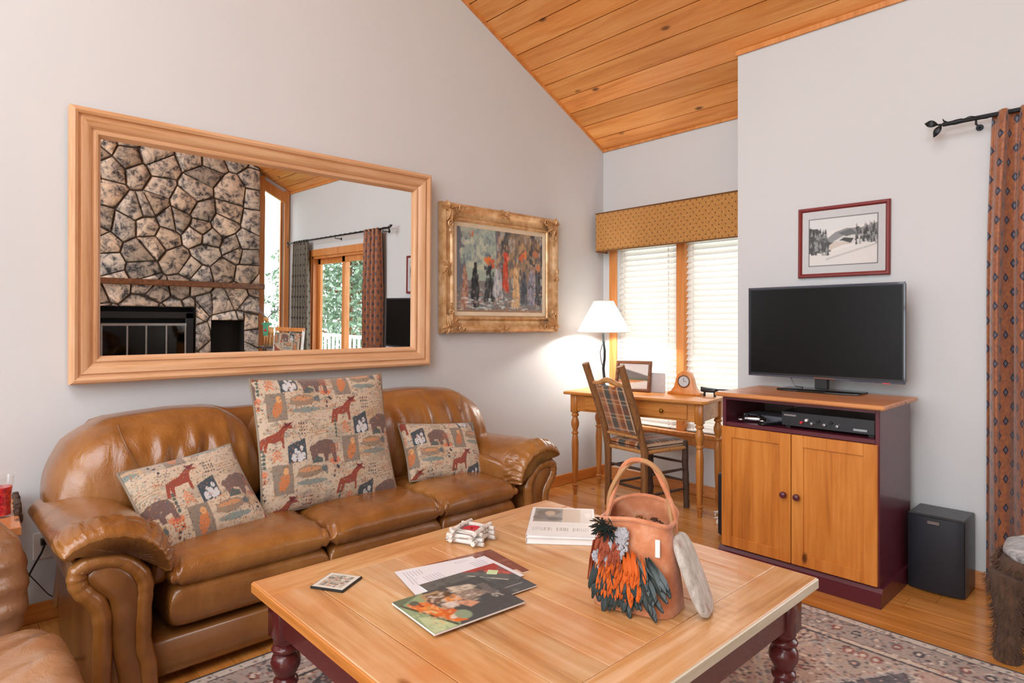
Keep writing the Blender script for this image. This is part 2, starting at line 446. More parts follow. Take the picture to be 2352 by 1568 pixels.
def frame(name, w, h, prof, mat, parent, matv=None, ornate=None):
    """mitred moulding round w x h (outer), local XZ plane, z 0..h, prof = [(inset, depth towards the viewer)]"""
    m = MB()
    for side in range(4):
        m.cm = 1 if (matv and side in (1, 3)) else 0
        V = []; F = []
        for d, y in prof:
            R = [(-w/2+d, d), (w/2-d, d), (w/2-d, h-d), (-w/2+d, h-d)]
            a, b = R[side], R[(side+1) % 4]; V += [(a[0], -y, a[1]), (b[0], -y, b[1])]
        for i in range(len(prof)-1): F.append((2*i, 2*i+1, 2*i+3, 2*i+2))
        m.add(V, F)
    return m.build(name, [mat, matv] if matv else mat, parent, smooth=30)

# ================================================================== the room
A, B, CW, EX = -3.397, 4.255, 3.767, 2.0
SY, RY = -3.5, -0.5                       # south wall, ridge
def zc(y): return 2.798+.49*(B-y) if y >= RY else 2.798+.49*(B-RY)-.55*(RY-y)

# floor boards along x
m = MB(); m.cm = 1; m.box((A-.1, SY-.1, -.06), (EX+.3, B+.1, -.012)); m.cm = 0
y = SY; 
while y < B:
    x = A-.05-random.uniform(0, 1.5)
    while x < EX+.2:
        L = random.uniform(1.3, 2.8); m.ct = tone(.1)
        x0, x1 = max(x, A-.05), min(x+L, EX+.2)
        if x1 > x0+.02: m.box((x0+.0006, y+.0008, -.012), (x1-.0006, min(y+.128, B+.05)-.0008, 0), b=.0012)
        x += L
    y += .128
m.ct = (1, 1, 1)
struct(m.build('floor', ['floor', 'dark'], smooth=0))

# ceiling boards along x
m = MB(); sl = math.atan(.49)
def cslab(y0, y1, z0, z1, g, th, x0=A-.05, x1=EX+.1):
    ny = -(z1-z0); nz = (y1-y0); L = math.hypot(ny, nz); ny, nz = ny/L, nz/L
    if nz < 0: ny, nz = -ny, -nz
    V = [(x, yy+ny*t, zz+nz*t) for x in (x0, x1) for yy, zz in ((y0, z0), (y1, z1)) for t in (g, g+th)]
    m.add(V, [(0, 1, 3, 2), (4, 6, 7, 5), (0, 4, 5, 1), (2, 3, 7, 6), (0, 2, 6, 4), (1, 5, 7, 3)])
y = B+.02
while y > RY:
    y2 = max(y-.152, RY); m.ct = tone(.11)
    cslab(y-.0035, y2+.0035, zc(y-.0035), zc(y2+.0035), 0, .018); y -= .152
y = RY
while y > SY:
    y2 = max(y-.152, SY); m.ct = tone(.1); cslab(y-.003, y2+.003, zc(y-.003-1e-6), zc(y2+.003), 0, .018); y -= .152
m.ct = (1, 1, 1); m.cm = 1
cslab(B+.2, RY, zc(B+.2), zc(RY), .018, .1); cslab(RY, SY-.1, zc(RY), zc(SY-.1), .018, .1)
struct(m.build('ceiling', ['ceil', 'dark'], smooth=0))

# left wall (mirror wall)
m = MB(); m.prism([(SY-.1, 0), (B, 0), (B, zc(B)+.01), (RY, zc(RY)+.02), (SY-.1, zc(SY))], 'x', A-.12, A)
struct(m.build('wall_left', 'wall', smooth=0))
# window wall at the back: hole for the blind window
WX0, WX1, WZ0, WZ1 = -3.245, -2.02, .47, 2.06
m = MB()
for lo, hi in (((A-.12, B, 0), (WX0, B+.12, 2.83)), ((WX1, B, 0), (-1.80, B+.12, 2.83)), ((WX0, B, 0), (WX1, B+.12, WZ0)), ((WX0, B, WZ1), (WX1, B+.12, 2.83))): m.box(lo, hi)
struct(m.build('wall_back', 'wall', smooth=0))
# wall with the television and the sliding door
DX0, DX1, DZ = -.36, 1.26, 2.08
m = MB(); zt = zc(CW)+.01
m.prism([(CW, 0), (B, 0), (B, zc(B)+.01), (CW, zt)], 'x', -1.92, -1.80)
m.box((-1.80, CW, 0), (DX0, CW+.12, zt)); m.box((DX1, CW, 0), (EX+.1, CW+.12, zt)); m.box((DX0, CW, DZ), (DX1, CW+.12, zt))
struct(m.build('wall_right', 'wall', smooth=0))
# east wall with the tall window
m = MB()
TY0, TY1, TZ0 = 3.40, 3.68, .98
m.prism([(SY-.1, 0), (TY0, 0), (TY0, zc(TY0)+.02), (RY, zc(RY)+.02), (SY-.1, zc(SY))], 'x', EX, EX+.12)
m.prism([(TY1, 0), (CW+.1, 0), (CW+.1, zc(CW+.1)+.02), (TY1, zc(TY1)+.02)], 'x', EX, EX+.12)
m.box((EX, TY0, 0), (EX+.12, TY1, TZ0))
m.prism([(TY0, zc(TY0)-.10), (TY1, zc(TY1)-.10), (TY1, zc(TY1)+.02), (TY0, zc(TY0)+.02)], 'x', EX, EX+.12)
struct(m.build('wall_far', 'wall', smooth=0))
# unseen south wall, wide window opening added to let in sky light
m = MB(); SX0, SX1, SZ0, SZ1 = -2.8, 1.6, .4, 3.4
for lo, hi in (((A-.12, SY-.12, 0), (SX0, SY, 3.6)), ((SX1, SY-.12, 0), (EX+.12, SY, 3.6)), ((SX0, SY-.12, 0), (SX1, SY, SZ0)), ((SX0, SY-.12, SZ1), (SX1, SY, 3.62))): m.box(lo, hi)
struct(m.build('wall_south', 'wall', smooth=0))
m = MB()
for x in np.linspace(SX0, SX1-.07, 4): m.box((x, SY-.1, SZ0), (x+.07, SY-.02, SZ1), .004)
for z in (SZ0, 1.5, SZ1-.07): m.box((SX0, SY-.1, z), (SX1, SY-.02, z+.07), .004)
struct(m.build('fill_window', 'casing', smooth=0))  # frame of the added light opening, out of view
# thin wood trims at the ceiling
m = MB()
P = [(y, zc(y)) for y in (B, RY)]
V = []
for yy in (B, RY):
    z_ = zc(yy); V += [(A+.0, yy, z_), (A+.014, yy, z_), (A+.014, yy, z_-.022), (A, yy, z_-.022)]
m.add(V, [(0, 1, 5, 4), (1, 2, 6, 5), (2, 3, 7, 6), (0, 3, 2, 1), (4, 5, 6, 7)])
struct(m.build('trim_1', 'casing', smooth=0))
m = MB(); m.box((A, B-.014, zc(B)-.02), (-1.92, B, zc(B))); struct(m.build('trim_2', 'casing', smooth=0))
m = MB(); m.box((-1.93, CW-.014, zc(CW)-.03), (EX, CW, zc(CW))); struct(m.build('trim_3', 'casing', smooth=0))
# baseboards
m = MB(); m.box((A, SY, 0), (A+.014, B-.014, .085), .004); struct(m.build('baseboard_left', 'base', smooth=0))
m = MB(); m.box((A, B-.014, 0), (-1.92, B, .085), .004); struct(m.build('baseboard_back', 'pinex', smooth=0))
m = MB(); m.box((-1.934, CW, 0), (-1.92, B, .085), .004); m.box((-1.934, CW-.014, 0), (DX0-.09, CW, .085), .004); struct(m.build('baseboard_right', 'pinex', smooth=0))

# --- blind window
win = MB()
win.box((WX0-.075, B-.02, WZ0-.09), (WX0, B, WZ1+.08), .003); win.box((WX1, B-.02, WZ0-.09), (WX1+.075, B, WZ1+.08), .003)
win.box((WX0, B-.02, WZ1), (WX1, B, WZ1+.08), .003); win.box((WX0-.09, B-.05, WZ0-.03), (WX1+.09, B+.06, WZ0), .004); win.box((WX0-.07, B-.018, WZ0-.1), (WX1+.07, B, WZ0-.03), .003)
XM = -2.64
win.box((XM-.035, B-.005, WZ0), (XM+.035, B+.1, WZ1), .003)
for a, b in ((WX0, XM-.035), (XM+.035, WX1)):
    for lo, hi in (((a, B+.06, WZ0), (a+.035, B+.1, WZ1)), ((b-.035, B+.06, WZ0), (b, B+.1, WZ1)), ((a, B+.06, WZ0), (b, B+.1, WZ0+.04)), ((a, B+.06, WZ1-.04), (b, B+.1, WZ1))): win.box(lo, hi, .002)
wo = struct(win.build('window_1', 'casing', smooth=0))
m = MB(); m.box((WX0+.03, B+.078, WZ0+.03), (XM-.06, B+.082, WZ1-.03)); m.box((XM+.06, B+.078, WZ0+.03), (WX1-.03, B+.082, WZ1-.03)); m.build('window_glass', 'glass', wo, smooth=0)
t = NT('blind_slat'); t.base('#f3f1ee'); t.set(Roughness=.5)
tl = t.n('ShaderNodeBsdfTranslucent'); tl.inputs[0].default_value = (.9, .89, .86, 1); mx = t.n('ShaderNodeMixShader'); mx.inputs[0].default_value = .42
t.l(t.b.outputs[0], mx.inputs[1]); t.l(tl.outputs[0], mx.inputs[2]); t.l(mx.outputs[0], t.t.nodes['Material Output'].inputs[0]); M['slat'] = t.m
for a, b, lb in ((WX0+.006, XM-.042, 'white slatted blind over the left window pane beside the lamp'), (XM+.042, WX1-.006, 'white slatted blind over the right window pane beside the television wall')):
    T = thing('window_blind', lb, 'blind', ((a+b)/2, B+.03, WZ0), group='white slatted blinds in the window')
    s = MB(); z = WZ0+.035
    while z < WZ1-.05:
        ca, sa = math.cos(math.radians(58)), math.sin(math.radians(58)); hw = .026
        V = []
        for x in (a, b):
            for k in (-1, -.5, 0, .5, 1):
                bow = .003*(1-k*k); yy = k*hw*ca+bow*sa; zz = k*hw*sa-bow*ca
                V += [(x, B+.03+yy, z+zz-.0012), (x, B+.03+yy, z+zz+.0012)]
        F = []
        for k in range(4): F += [(2*k, 2*k+2, 12+2*k, 10+2*k), (2*k+1, 11+2*k, 13+2*k, 2*k+3)]
        F += [(0, 10, 11, 1), (8, 9, 19, 18)]
        s.add(V, F); z += .0445
    s.build('slats', 'slat', T, world=True, smooth=30)
    s = MB(); s.box((a, B+.005, WZ1-.045), (b, B+.055, WZ1-.002), .003); s.build('head_rail', 'white', T, world=True, smooth=0)
    s = MB(); s.box((a, B+.012, WZ0+.002), (b, B+.048, WZ0+.016), .003); s.build('bottom_rail', 'white', T, world=True, smooth=0)
    for fx in (.12, .88):
        s = MB(); xx = a+(b-a)*fx
        s.tube([(xx, B+.001, WZ0+.016), (xx, B+.001, WZ1-.045)], .0016, 6)
        z = WZ0+.035
        while z < WZ1-.05: s.box((xx-.004, B-.001, z-.006), (xx+.004, B+.006, z+.004)); z += .0445
        s.build('ladder_cord', 'white', T, world=True)

# --- valance
M['valance'] = dotfab('valance_fabric', '#c08c4c', '#a97434', '#5c3a1e', 34, 11, .17)
def uvbox(name, lo, hi, mat, parent, faces):
    pass
T = thing('window_valance', 'mustard fabric valance with small dark diamonds above the blinds', 'valance', (-2.62, B-.075, 1.915))
x0, x1, yf = -3.35, -1.925, 4.10
def uvgrid(name, P, U, mat, parent, world=True, smooth=True):
    nu, nv = P.shape[:2]; V = P.reshape(-1, 3)
    if world and parent is not None:
        L = np.array(parent.matrix_basis.inverted()); V = V @ L[:3, :3].T+L[:3, 3]
    F = gridfaces(nu, nv); o = npmesh(name, V, F, mat, parent, smooth)
    uvl = o.data.uv_layers.new(name='UVMap'); li = np.empty(len(o.data.loops), int); o.data.loops.foreach_get('vertex_index', li)
    uvl.data.foreach_set('uv', U.reshape(-1, 2)[li].ravel()); return o
# front and returns as one bent sheet with thickness
path = [(x0, B-.004), (x0, yf), (x1, yf), (x1, B-.004)]
def bent(path, z0, z1, n=40, nz=8):
    P = np.array(path); seg = np.hypot(*(P[1:]-P[:-1]).T); s_ = np.concatenate([[0], np.cumsum(seg)]); tot = s_[-1]
    tt = np.unique(np.concatenate([np.linspace(0, tot, n), s_])); xs = np.interp(tt, s_, P[:, 0]); ys = np.interp(tt, s_, P[:, 1])
    Z = np.linspace(z0, z1, nz); G = np.zeros((len(tt), nz, 3)); G[:, :, 0] = xs[:, None]; G[:, :, 1] = ys[:, None]; G[:, :, 2] = Z
    U = np.zeros((len(tt), nz, 2)); U[:, :, 0] = (tt/tot)[:, None]; U[:, :, 1] = (Z-z0)/(z1-z0); return G, U
G, U = bent(path, 1.905, 2.222); o = uvgrid('fabric_skirt', G, U, 'valance', T, smooth=False)
sm = o.modifiers.new('t', 'SOLIDIFY'); sm.thickness = .006; sm.offset = 0
m = MB(); m.box((x0+.004, yf+.004, 2.20), (x1-.004, B-.002, 2.216)); m.build('top_board', 'casing', T, world=True, smooth=0)
m = MB(); m.tube([(x0, B-.01, 2.222), (x0, yf-.003, 2.222), (x1, yf-.003, 2.222)], .006, 8); m.tube([(x0, B-.01, 1.905), (x0, yf-.003, 1.905), (x1, yf-.003, 1.905)], .005, 8); m.build('piping', plain('brown_cord', '#6e4a26', .8), T, world=True)

# --- sliding door (seen in the mirror)
m = MB()
m.box((DX0-.09, CW-.02, 0), (DX0, CW, DZ+.09), .003); m.box((DX1, CW-.02, 0), (DX1+.09, CW, DZ+.09), .003); m.box((DX0, CW-.02, DZ), (DX1, CW, DZ+.09), .003)
m.box((DX0, CW, 0), (DX0+.03, CW+.12, DZ)); m.box((DX1-.03, CW, 0), (DX1, CW+.12, DZ)); m.box((DX0, CW, DZ-.03), (DX1, CW+.12, DZ)); m.box((DX0, CW, 0), (DX1, CW+.12, .03))
mid = (DX0+DX1)/2
for a, b, yy in ((DX0+.03, mid+.03, .03), (mid-.03, DX1-.03, .07)):
    m.box((a, CW+yy, .03), (a+.07, CW+yy+.035, DZ-.03), .002); m.box((b-.07, CW+yy, .03), (b, CW+yy+.035, DZ-.03), .002)
    m.box((a, CW+yy, .03), (b, CW+yy+.035, .15), .002); m.box((a, CW+yy, DZ-.1), (b, CW+yy+.035, DZ-.03), .002)
d = struct(m.build('door_1', 'casing', smooth=0))
m = MB(); m.box((DX0+.1, CW+.045, .15), (mid-.04, CW+.05, DZ-.1)); m.box((mid+.04, CW+.085, .15), (DX1-.1, CW+.09, DZ-.1)); m.build('door_glass', 'glass', d, smooth=0)
# --- tall window frame on the far wall
m = MB()
m.box((EX-.03, TY0-.12, 0), (EX+.02, TY0, zc(TY0)-.0), .003); m.box((EX-.03, TY1, 0), (EX+.02, TY1+.07, zc(TY1+.07)), .003)
m.box((EX-.03, TY0, TZ0-.1), (EX+.05, TY1, TZ0), .003)
m.prism([(TY0, zc(TY0)-.20), (TY1, zc(TY1)-.20), (TY1, zc(TY1)-.06), (TY0, zc(TY0)-.06)], 'x', EX-.03, EX+.02)
m.box((EX+.04, TY0, TZ0), (EX+.08, TY0+.03, 2.95)); m.box((EX+.04, TY1-.03, TZ0), (EX+.08, TY1, 2.9))
wo = struct(m.build('window_2', 'casing', smooth=0))
m = MB(); m.box((EX+.055, TY0, TZ0), (EX+.06, TY1, 2.98)); m.build('window_glass', 'glass', wo, smooth=0)

# ================================================================== outside
m = MB(); m.box((-14, -16, -1.4), (24, 22, -1.3)); o = m.build('ground', plain('meadow_ground', '#6f8757', .95), smooth=0); struct(o)
m = MB()
for k in range(34): m.box((-1.6+k*.2, CW+.14, -.1), (-1.41+k*.2, 5.8, -.06))
for x in (-1.5, 2.0, 5.0): 
    for y in (4.2, 5.7): m.box((x, y, -1.3), (x+.1, y+.1, -.1))
struct(m.build('deck', plain('deck_boards', '#b9b2a6', .8), smooth=0))
T = thing('deck_railing', 'white painted railing on the deck beyond the glass door', 'railing', (.4, 5.7, -.06))
m = MB(); m.box((-1.6, 5.68, .84), (5.2, 5.76, .9), .01); m.build('top_rail', 'white', T, world=True)
m = MB(); m.box((-1.6, 5.7, .04), (5.2, 5.74, .09), .005)
m.build('bottom_rail', 'white', T, world=True)
for k in range(41):
    m = MB(); x = -1.5+k*.165; m.box((x, 5.7, .09), (x+.04, 5.74, .84), .004); m.build('baluster', 'white', T, world=True, smooth=0)
M['leaf'] = plain('spring_leaves', '#7d947c', .6); M['leaf2'] = plain('fir_needles', '#6c8474', .7)
def tree(label, x, y, hgt, r, mat, seed):
    rg = np.random.default_rng(seed)
    T = thing('garden_tree', label, 'tree', (x, y, -1.3), group='trees beyond the deck railing')
    s = MB(); s.tube([(0, 0, 0), (.05, .02, hgt*.4), (0, 0, hgt*.95)], [.12, .09, .02], 8)
    for k in range(14):
        a = rg.uniform(0, 6.28); z = hgt*rg.uniform(.2, .85); L = r*(1.1-z/hgt)
        s.tube([(0, 0, z), (math.cos(a)*L*.6, math.sin(a)*L*.6, z+.1), (math.cos(a)*L, math.sin(a)*L, z+.25)], [.035, .02, .008], 5)
    s.build('trunk', 'bark', T)
    n = 5200; z = rg.uniform(.12, 1, n)**.9*hgt; a = rg.uniform(0, 6.28, n); rr = r*np.sqrt(rg.uniform(0, 1, n))*(1.12-z/hgt)*(1+.25*np.sin(z*9))
    c = np.stack([np.cos(a)*rr, np.sin(a)*rr, z], -1); V = []
    e1 = rg.normal(size=(n, 3)); e1 /= np.linalg.norm(e1, axis=1)[:, None]; e2 = np.cross(e1, rg.normal(size=(n, 3))); e2 /= np.linalg.norm(e2, axis=1)[:, None]
    sz = rg.uniform(.04, .1, n)[:, None]
    V = np.stack([c-e1*sz, c+e2*sz*.5, c+e1*sz, c-e2*sz*.5], 1).reshape(-1, 3)
    F = np.arange(4*n).reshape(-1, 4); npmesh('foliage', V, F, mat, T, False)
tree('loose bright green tree left of the door post, seen in the mirror', 6.2, 7.0, 5.2, 1.5, 'leaf', 3)
tree('dark fir tree behind the middle of the glass door', 9.2, 9.4, 7.0, 1.6, 'leaf2', 4)
tree('pale leafy tree filling the right pane of the glass door', 12.4, 8.6, 6.4, 1.6, 'leaf', 5)

# ================================================================== mirror wall
T = thing('wall_mirror', 'large rectangular mirror in a wide pickled wood frame above the leather sofa', 'mirror', (A+.012, (.445+2.38)/2, 1.03), rot=(math.radians(-.0), 0, PI/2))
tilt = math.radians(.75)
T.rotation_euler = (tilt, 0, PI/2)
MW, MH = 1.935, 1.235
prof = [(0, -.002), (0, .052), (.006, .062), (.018, .066), (.030, .060), (.034, .048), (.040, .046), (.046, .056), (.066, .052), (.082, .040), (.088, .030), (.094, .030), (.098, .037), (.108, .034), (.116, .020), (.120, .012), (.124, .004)]
frame('frame', MW, MH, prof, 'oak', T, 'oakv')
m = MB(); m.box((-MW/2+.115, -.008, .115), (MW/2-.115, -.003, MH-.115)); m.build('mirror_glass', 'mirror', T, smooth=0)

# ------------------------------------------------------------------ oil painting in ornate gilt frame
t = NT('antique_gilt'); v = t.coords('Object'); n = t.noise(v, 14, 4, .6)
t.base(t.ramp(n, [(.25, '#a87c50'), (.48, '#cda474'), (.72, '#e6caa2')])); t.set(Roughness=.34, Metallic=.35); t.bump(t.noise(v, 90, 4, .7), .25, .002); M['gilt'] = t.m
M['liner'] = plain('linen_liner', '#ddcdb2', .7)
T = thing('oil_painting', 'street scene oil painting in an ornate carved gilt frame, right of the mirror', 'painting', (A+.008, 3.055, 1.235), rz=PI/2)
PW, PH = 1.135, .885
prof = [(0, 0), (0, .035), (.008, .052), (.022, .058), (.034, .05), (.048, .034), (.066, .024), (.084, .022), (.092, .030), (.1, .034), (.108, .030), (.112, .022), (.118, .018)]
frame('frame', PW, PH, prof, 'gilt', T)
i0 = .118; frame('liner', PW-2*i0, PH-2*i0, [(0, .016), (.004, .02), (.02, .016), (.03, .012)], 'liner', T).location = (0, 0, i0)
def leafblob(m, x, z, y, L, W, a, th=.016):
    R = Matrix.Rotation(a, 3, 'Y'); n = 8; V = []; F = []
    for i in range(n+1):
        t_ = i/n; wd = W*math.sin(PI*min(1, t_*1.05))**.8*(1-.35*t_)+.001
        for k in range(7):
            u = (k-3)/3; p = R @ Vector((u*wd, 0, t_*L)); hgt = th*(1-u*u*.8)*math.sin(PI*(.15+.75*t_))*(1+.25*math.cos(u*9))
            V.append((p.x+x, y-hgt, p.z+z))
    for i in range(n):
        for k in range(6): F.append((i*7+k, i*7+k+1, (i+1)*7+k+1, (i+1)*7+k))
    m.add(V, F)
def scroll(m, x, z, y, r, a0, sg, tr=.007):
    pts = []
    for i in range(22):
        t_ = i/21; a = a0+sg*t_*2.6*PI; rr = r*(1-.8*t_); pts.append((x+rr*math.cos(a), y-.006-.006*t_, z+rr*math.sin(a)))
    m.tube(pts, [tr*(1-.4*i/21) for i in range(22)], 6)
for sx in (-1, 1):
    for sz in (0, 1):
        m = MB(); cx = sx*(PW/2-.05); cz = .05 if sz == 0 else PH-.05; up = 1 if sz == 0 else -1
        base = math.atan2(-sx, up)
        for k, da in enumerate((-1.0, -.62, -.3, 0, .3, .62, 1.0)):
            leafblob(m, cx-sx*.005, cz-up*.005, -.048, .105 if k % 2 else .085, .020, base+da, .024)
        for da in (-.5, .5): leafblob(m, cx, cz, -.05, .06, .022, base+PI+da, .02)
        for dx, dz, a in ((-sx*.10, up*-.012, 0), (sx*-.012, up*.10, PI/2)):
            scroll(m, cx+dx, cz+dz, -.052, .024, a, sx*up); scroll(m, cx+dx*1.42, cz+dz*1.42, -.048, .016, a+PI, -sx*up, .005)
        for q in range(9): m.puff((cx+sx*random.uniform(-.03, .03), -.058, cz+random.uniform(-.03, .03)), (.008, .008, .008), 2, 3)
        m.build('corner_ornament', 'gilt', T, smooth=60)
for x, z, r in ((0, PH-.03, 0), (0, .03, 0), (-PW/2+.03, PH/2, 1), (PW/2-.03, PH/2, 1)):
    m = MB()
    for a in ((-1.57, 1.57, -2.2, 2.2, -.9, .9) if not r else (0, 3.14, .6, -.6, 2.5, -2.5)): leafblob(m, x, z, -.046, .055, .014, a, .016)
    m.puff((x, -.058, z), (.012, .01, .012), 2, 4); m.build('centre_ornament', 'gilt', T, smooth=60)
cw, ch = PW-2*i0-.05, PH-2*i0-.05
c = Cv(1, .79, 230, 180, '#6e7478')
c.rect(0, 0, 1, .3, '#7c7a78'); c.poly([(.05, .3), (.45, .3), (.42, .79), (.05, .79)], '#9fb0a4'); c.poly([(.12, .42), (.38, .38), (.34, .66), (.14, .7)], '#b9c2ac')
c.poly([(0, .2), (.09, .3), (.12, .79), (0, .79)], '#6a6f78'); c.poly([(.42, .25), (.56, .3), (.56, .79), (.44, .79)], '#7b7480'); c.poly([(.5, .3), (.6, .3), (.6, .79), (.48, .79)], '#4c5052')
c.poly([(.57, .3), (.82, .3), (.84, .79), (.57, .79)], '#8a7a68'); c.poly([(.82, .2), (1, .15), (1, .79), (.83, .79)], '#4a4a50'); c.poly([(.86, .5), (.97, .48), (.97, .74), (.87, .76)], '#7a6a5c')
c.poly([(.28, .5), (.36, .66), (.4, .55), (.4, .42), (.3, .4)], '#4e5860'); c.rect(.1, .70, .18, .77, '#c8744a'); c.rect(.18, .66, .3, .72, '#7e8e92', .7)
c.specks(240, ['#8fa39c', '#a7b7aa', '#6b7f8a', '#c3c8b4'], .02, (.05, .45, .42, .79), .55, 1.4); c.specks(300, ['#6e6a68', '#a08e78', '#c0a078', '#4c5058', '#b4b4b0'], .014, (.44, .3, 1, .79), .65, 2.2)
for x_, z_, cc in ((.33, .5, '#d97a3c'), (.37, .47, '#c8603a'), (.76, .58, '#d98a58'), (.72, .54, '#c96a48'), (.9, .6, '#b87858')): c.specks(7, [cc], .02, (x_-.02, z_-.03, x_+.03, z_+.03), .9)
c.specks(420, ['#8296a0', '#5d6a74', '#a9b4b0', '#c0a090', '#3e464c', '#a07c6a'], .016, (0, 0, 1, .24), .7, .45)
for x_, z0, z1, wd, cols in ((.09, .05, .40, .05, ['#a87860', '#8e5f50', '#b79a86']), (.20, .05, .44, .075, ['#23282e', '#2f353c', '#1c2024']), (.36, .12, .45, .09, ['#2c3338', '#3f4a4e', '#23282c']), (.45, .12, .42, .085, ['#b9bfc6', '#9aa3b0', '#d0d0cc']), (.54, .22, .54, .05, ['#c8503a', '#d86a4a', '#b03c30']), (.66, .06, .45, .075, ['#e0c8a0', '#d8b684', '#c8a070']), (.76, .1, .42, .06, ['#3c4450', '#59616c']), (.86, .08, .44, .075, ['#8088a0', '#6f7890', '#a8a0ac']), (.94, .1, .42, .05, ['#3a3f48', '#565a60'])):
    for _ in range(60):
        t_ = random.random(); zz = z0+(z1-z0)*t_; ww = wd*1.35*(.5-.26*t_)*(1 if zz < z1-.05 else .5)
        c.ell(x_+random.uniform(-ww, ww), zz, .011, .03, cols[random.randrange(len(cols))], 0, .8)
    c.ell(x_, z1+.012, .014, .02, '#a07860' if cols[0] != '#23282e' else '#2a2420', 0, .9)
c.ell(.54, .56, .03, .03, '#d0503c', 0, .9); c.ell(.57, .53, .018, .02, '#e08a70', 0, .9); c.ell(.94, .46, .03, .03, '#c88460', 0, .9)
c.specks(60, ['#dfe6e4', '#b9cfd2'], .018, (.05, .02, .8, .14), .7, .35); c.rect(0, 0, 1, .03, '#b08050', .5)
c.noise(.08); c.blur(1)
flatpic('canvas', cw, ch, c, 'art', T, y=-.012).location = (0, 0, i0+.025)
m = MB(); m.box((-cw/2, -.010, i0+.02), (cw/2, -.001, PH-i0-.02)); m.build('backing_board', 'liner', T, smooth=0)

# ------------------------------------------------------------------ snow picture above the television
T = thing('framed_photograph', 'black and white snowy hillside picture in a thin red frame above the television', 'picture', (-1.294, CW-.002, 1.566), rz=0)
T.rotation_euler = (0, math.radians(.4), 0)
FW, FH = .482, .405
frame('frame', FW, FH, [(0, 0), (0, .018), (.004, .022), (.014, .022), (.02, .016), (.023, .012)], 'dkred', T)
c = Cv(1, .84, 200, 168, '#c9ccce'); c.rect(.085, .1, .915, .735, '#2f3236'); c.rect(.092, .107, .908, .728, '#e4e4e2')
c.poly([(.092, .5), (.2, .52), (.35, .56), (.5, .58), (.7, .6), (.908, .66), (.908, .728), (.092, .728)], '#dadedf')
c.poly([(.3, .45), (.42, .54), (.55, .58), (.72, .57), (.908, .62), (.908, .4), (.3, .36)], '#8b8f92')
c.poly([(.4, .42), (.55, .5), (.7, .47), (.8, .52), (.8, .38), (.4, .36)], '#d6d6d4'); c.poly([(.45, .52), (.6, .57), (.68, .5), (.55, .47)], '#5f6468')
c.poly([(.092, .27), (.092, .62), (.14, .6), (.2, .6), (.25, .52), (.3, .5), (.33, .42), (.38, .4), (.36, .28)], '#3d4144')
c.poly([(.34, .3), (.5, .36), (.62, .37), (.6, .4), (.4, .41), (.33, .36)], '#cfc6bc'); c.poly([(.092, .107), (.908, .107), (.908, .4), (.7, .37), (.4, .29), (.092, .26)], '#dedddb')
for q in range(70):
    x_ = random.uniform(.1, .33); z_ = random.uniform(.28, .6)*(1-.3*(x_-.1)); c.poly([(x_-.016, z_-.03), (x_+.016, z_-.03), (x_, z_+.04)], random.choice(['#23272a', '#53585b', '#8d9294', '#2f3437']))
for q in range(60):
    x_ = random.uniform(.66, .9); z_ = random.uniform(.4, .62); c.poly([(x_-.014, z_-.05), (x_+.014, z_-.05), (x_, z_+.04)], random.choice(['#45494c', '#73787b', '#a4a8aa', '#34383a']))
c.poly([(.46, .42), (.5, .42), (.6, .38), (.64, .44), (.52, .46)], '#2f3336'); c.poly([(.3, .2), (.908, .36), (.908, .34), (.3, .17)], '#c2c2c2'); c.noise(.03); c.blur(1)
flatpic('print', FW-.044, FH-.044, c, 'matt_print', T, y=-.012).location = (0, 0, .022)
m = MB(); m.box((-FW/2+.021, -.0155, .021), (FW/2-.021, -.0145, FH-.021)); m.build('glazing', 'glass', T, smooth=0)

# ================================================================== leather sofa
SOFY0, SOFY1 = .33, 2.60; SC = (SOFY0+SOFY1)/2
T = thing('leather_sofa', 'tan leather three-seat sofa with rolled arms against the mirror wall', 'sofa', (-2.9, SC, 0))
# back cushions with drooping outer wings
def topz(y):
    P_ = [(.30, .70), (.34, .78), (.40, .85), (.55, .90), (.8, .915), (1.0, .915), (1.10, .885), (1.17, .80)]
    return np.interp(y, [p[0] for p in P_], [p[1] for p in P_])
def backcushion(y0, y1, top, seed, foldc):
    yc, hy_ = (y0+y1)/2, (y1-y0)/2
    rg = np.random.default_rng(seed); ph = rg.uniform(0, 6.28, 6)
    def fn(U, X):
        X = X.copy(); s_, t_ = U[:, 1], U[:, 2]; y = yc+X[:, 1]
        tz = top(y); zb = .40; zz = (t_+1)/2; X[:, 2] = zb+zz*(tz-zb)-.65
        front = np.clip(U[:, 0], 0, 1)
        # gathered folds fanning down from the seam band
        band = np.exp(-((zz-.62)/.25)**2)+.6*np.exp(-((zz-.25)/.2)**2)
        fold = (np.sin((y-foldc)*52+ph[0]+2.2*np.sin(zz*5+ph[1]))*.5+np.sin((y-foldc)*88+ph[2]+2*zz)*.35)*np.exp(-((y-foldc)/(.27))**2)
        X[:, 0] += front*(.022*fold*band) - front*.03*np.exp(-((zz-.80)/.035)**2)*0
        X[:, 0] += front*(.05*np.sin(np.clip(zz, 0, 1)*PI)) - .12*zz   # lean back
        return X
    m = MB(); m.puff((-3.07, yc, .65), (.17, hy_, .3), 3.6, 64, fn); return m
def topR(y): return topz(2*SC-y)
def topM(y): return np.interp(y, [1.14, 1.2, 1.3, 1.6, 1.72, 1.79], [.84, .885, .9, .9, .885, .84])
c1 = backcushion(.325, 1.165, topz, 1, .87).build('back_cushion', 'leather', T, world=True, smooth=180)
backcushion(1.145, 1.785, topM, 2, 1.46).build('back_cushion', 'leather', T, world=True, smooth=180)
backcushion(1.765, 2.605, topR, 3, 2.15).build('back_cushion', 'leather', T, world=True, smooth=180)
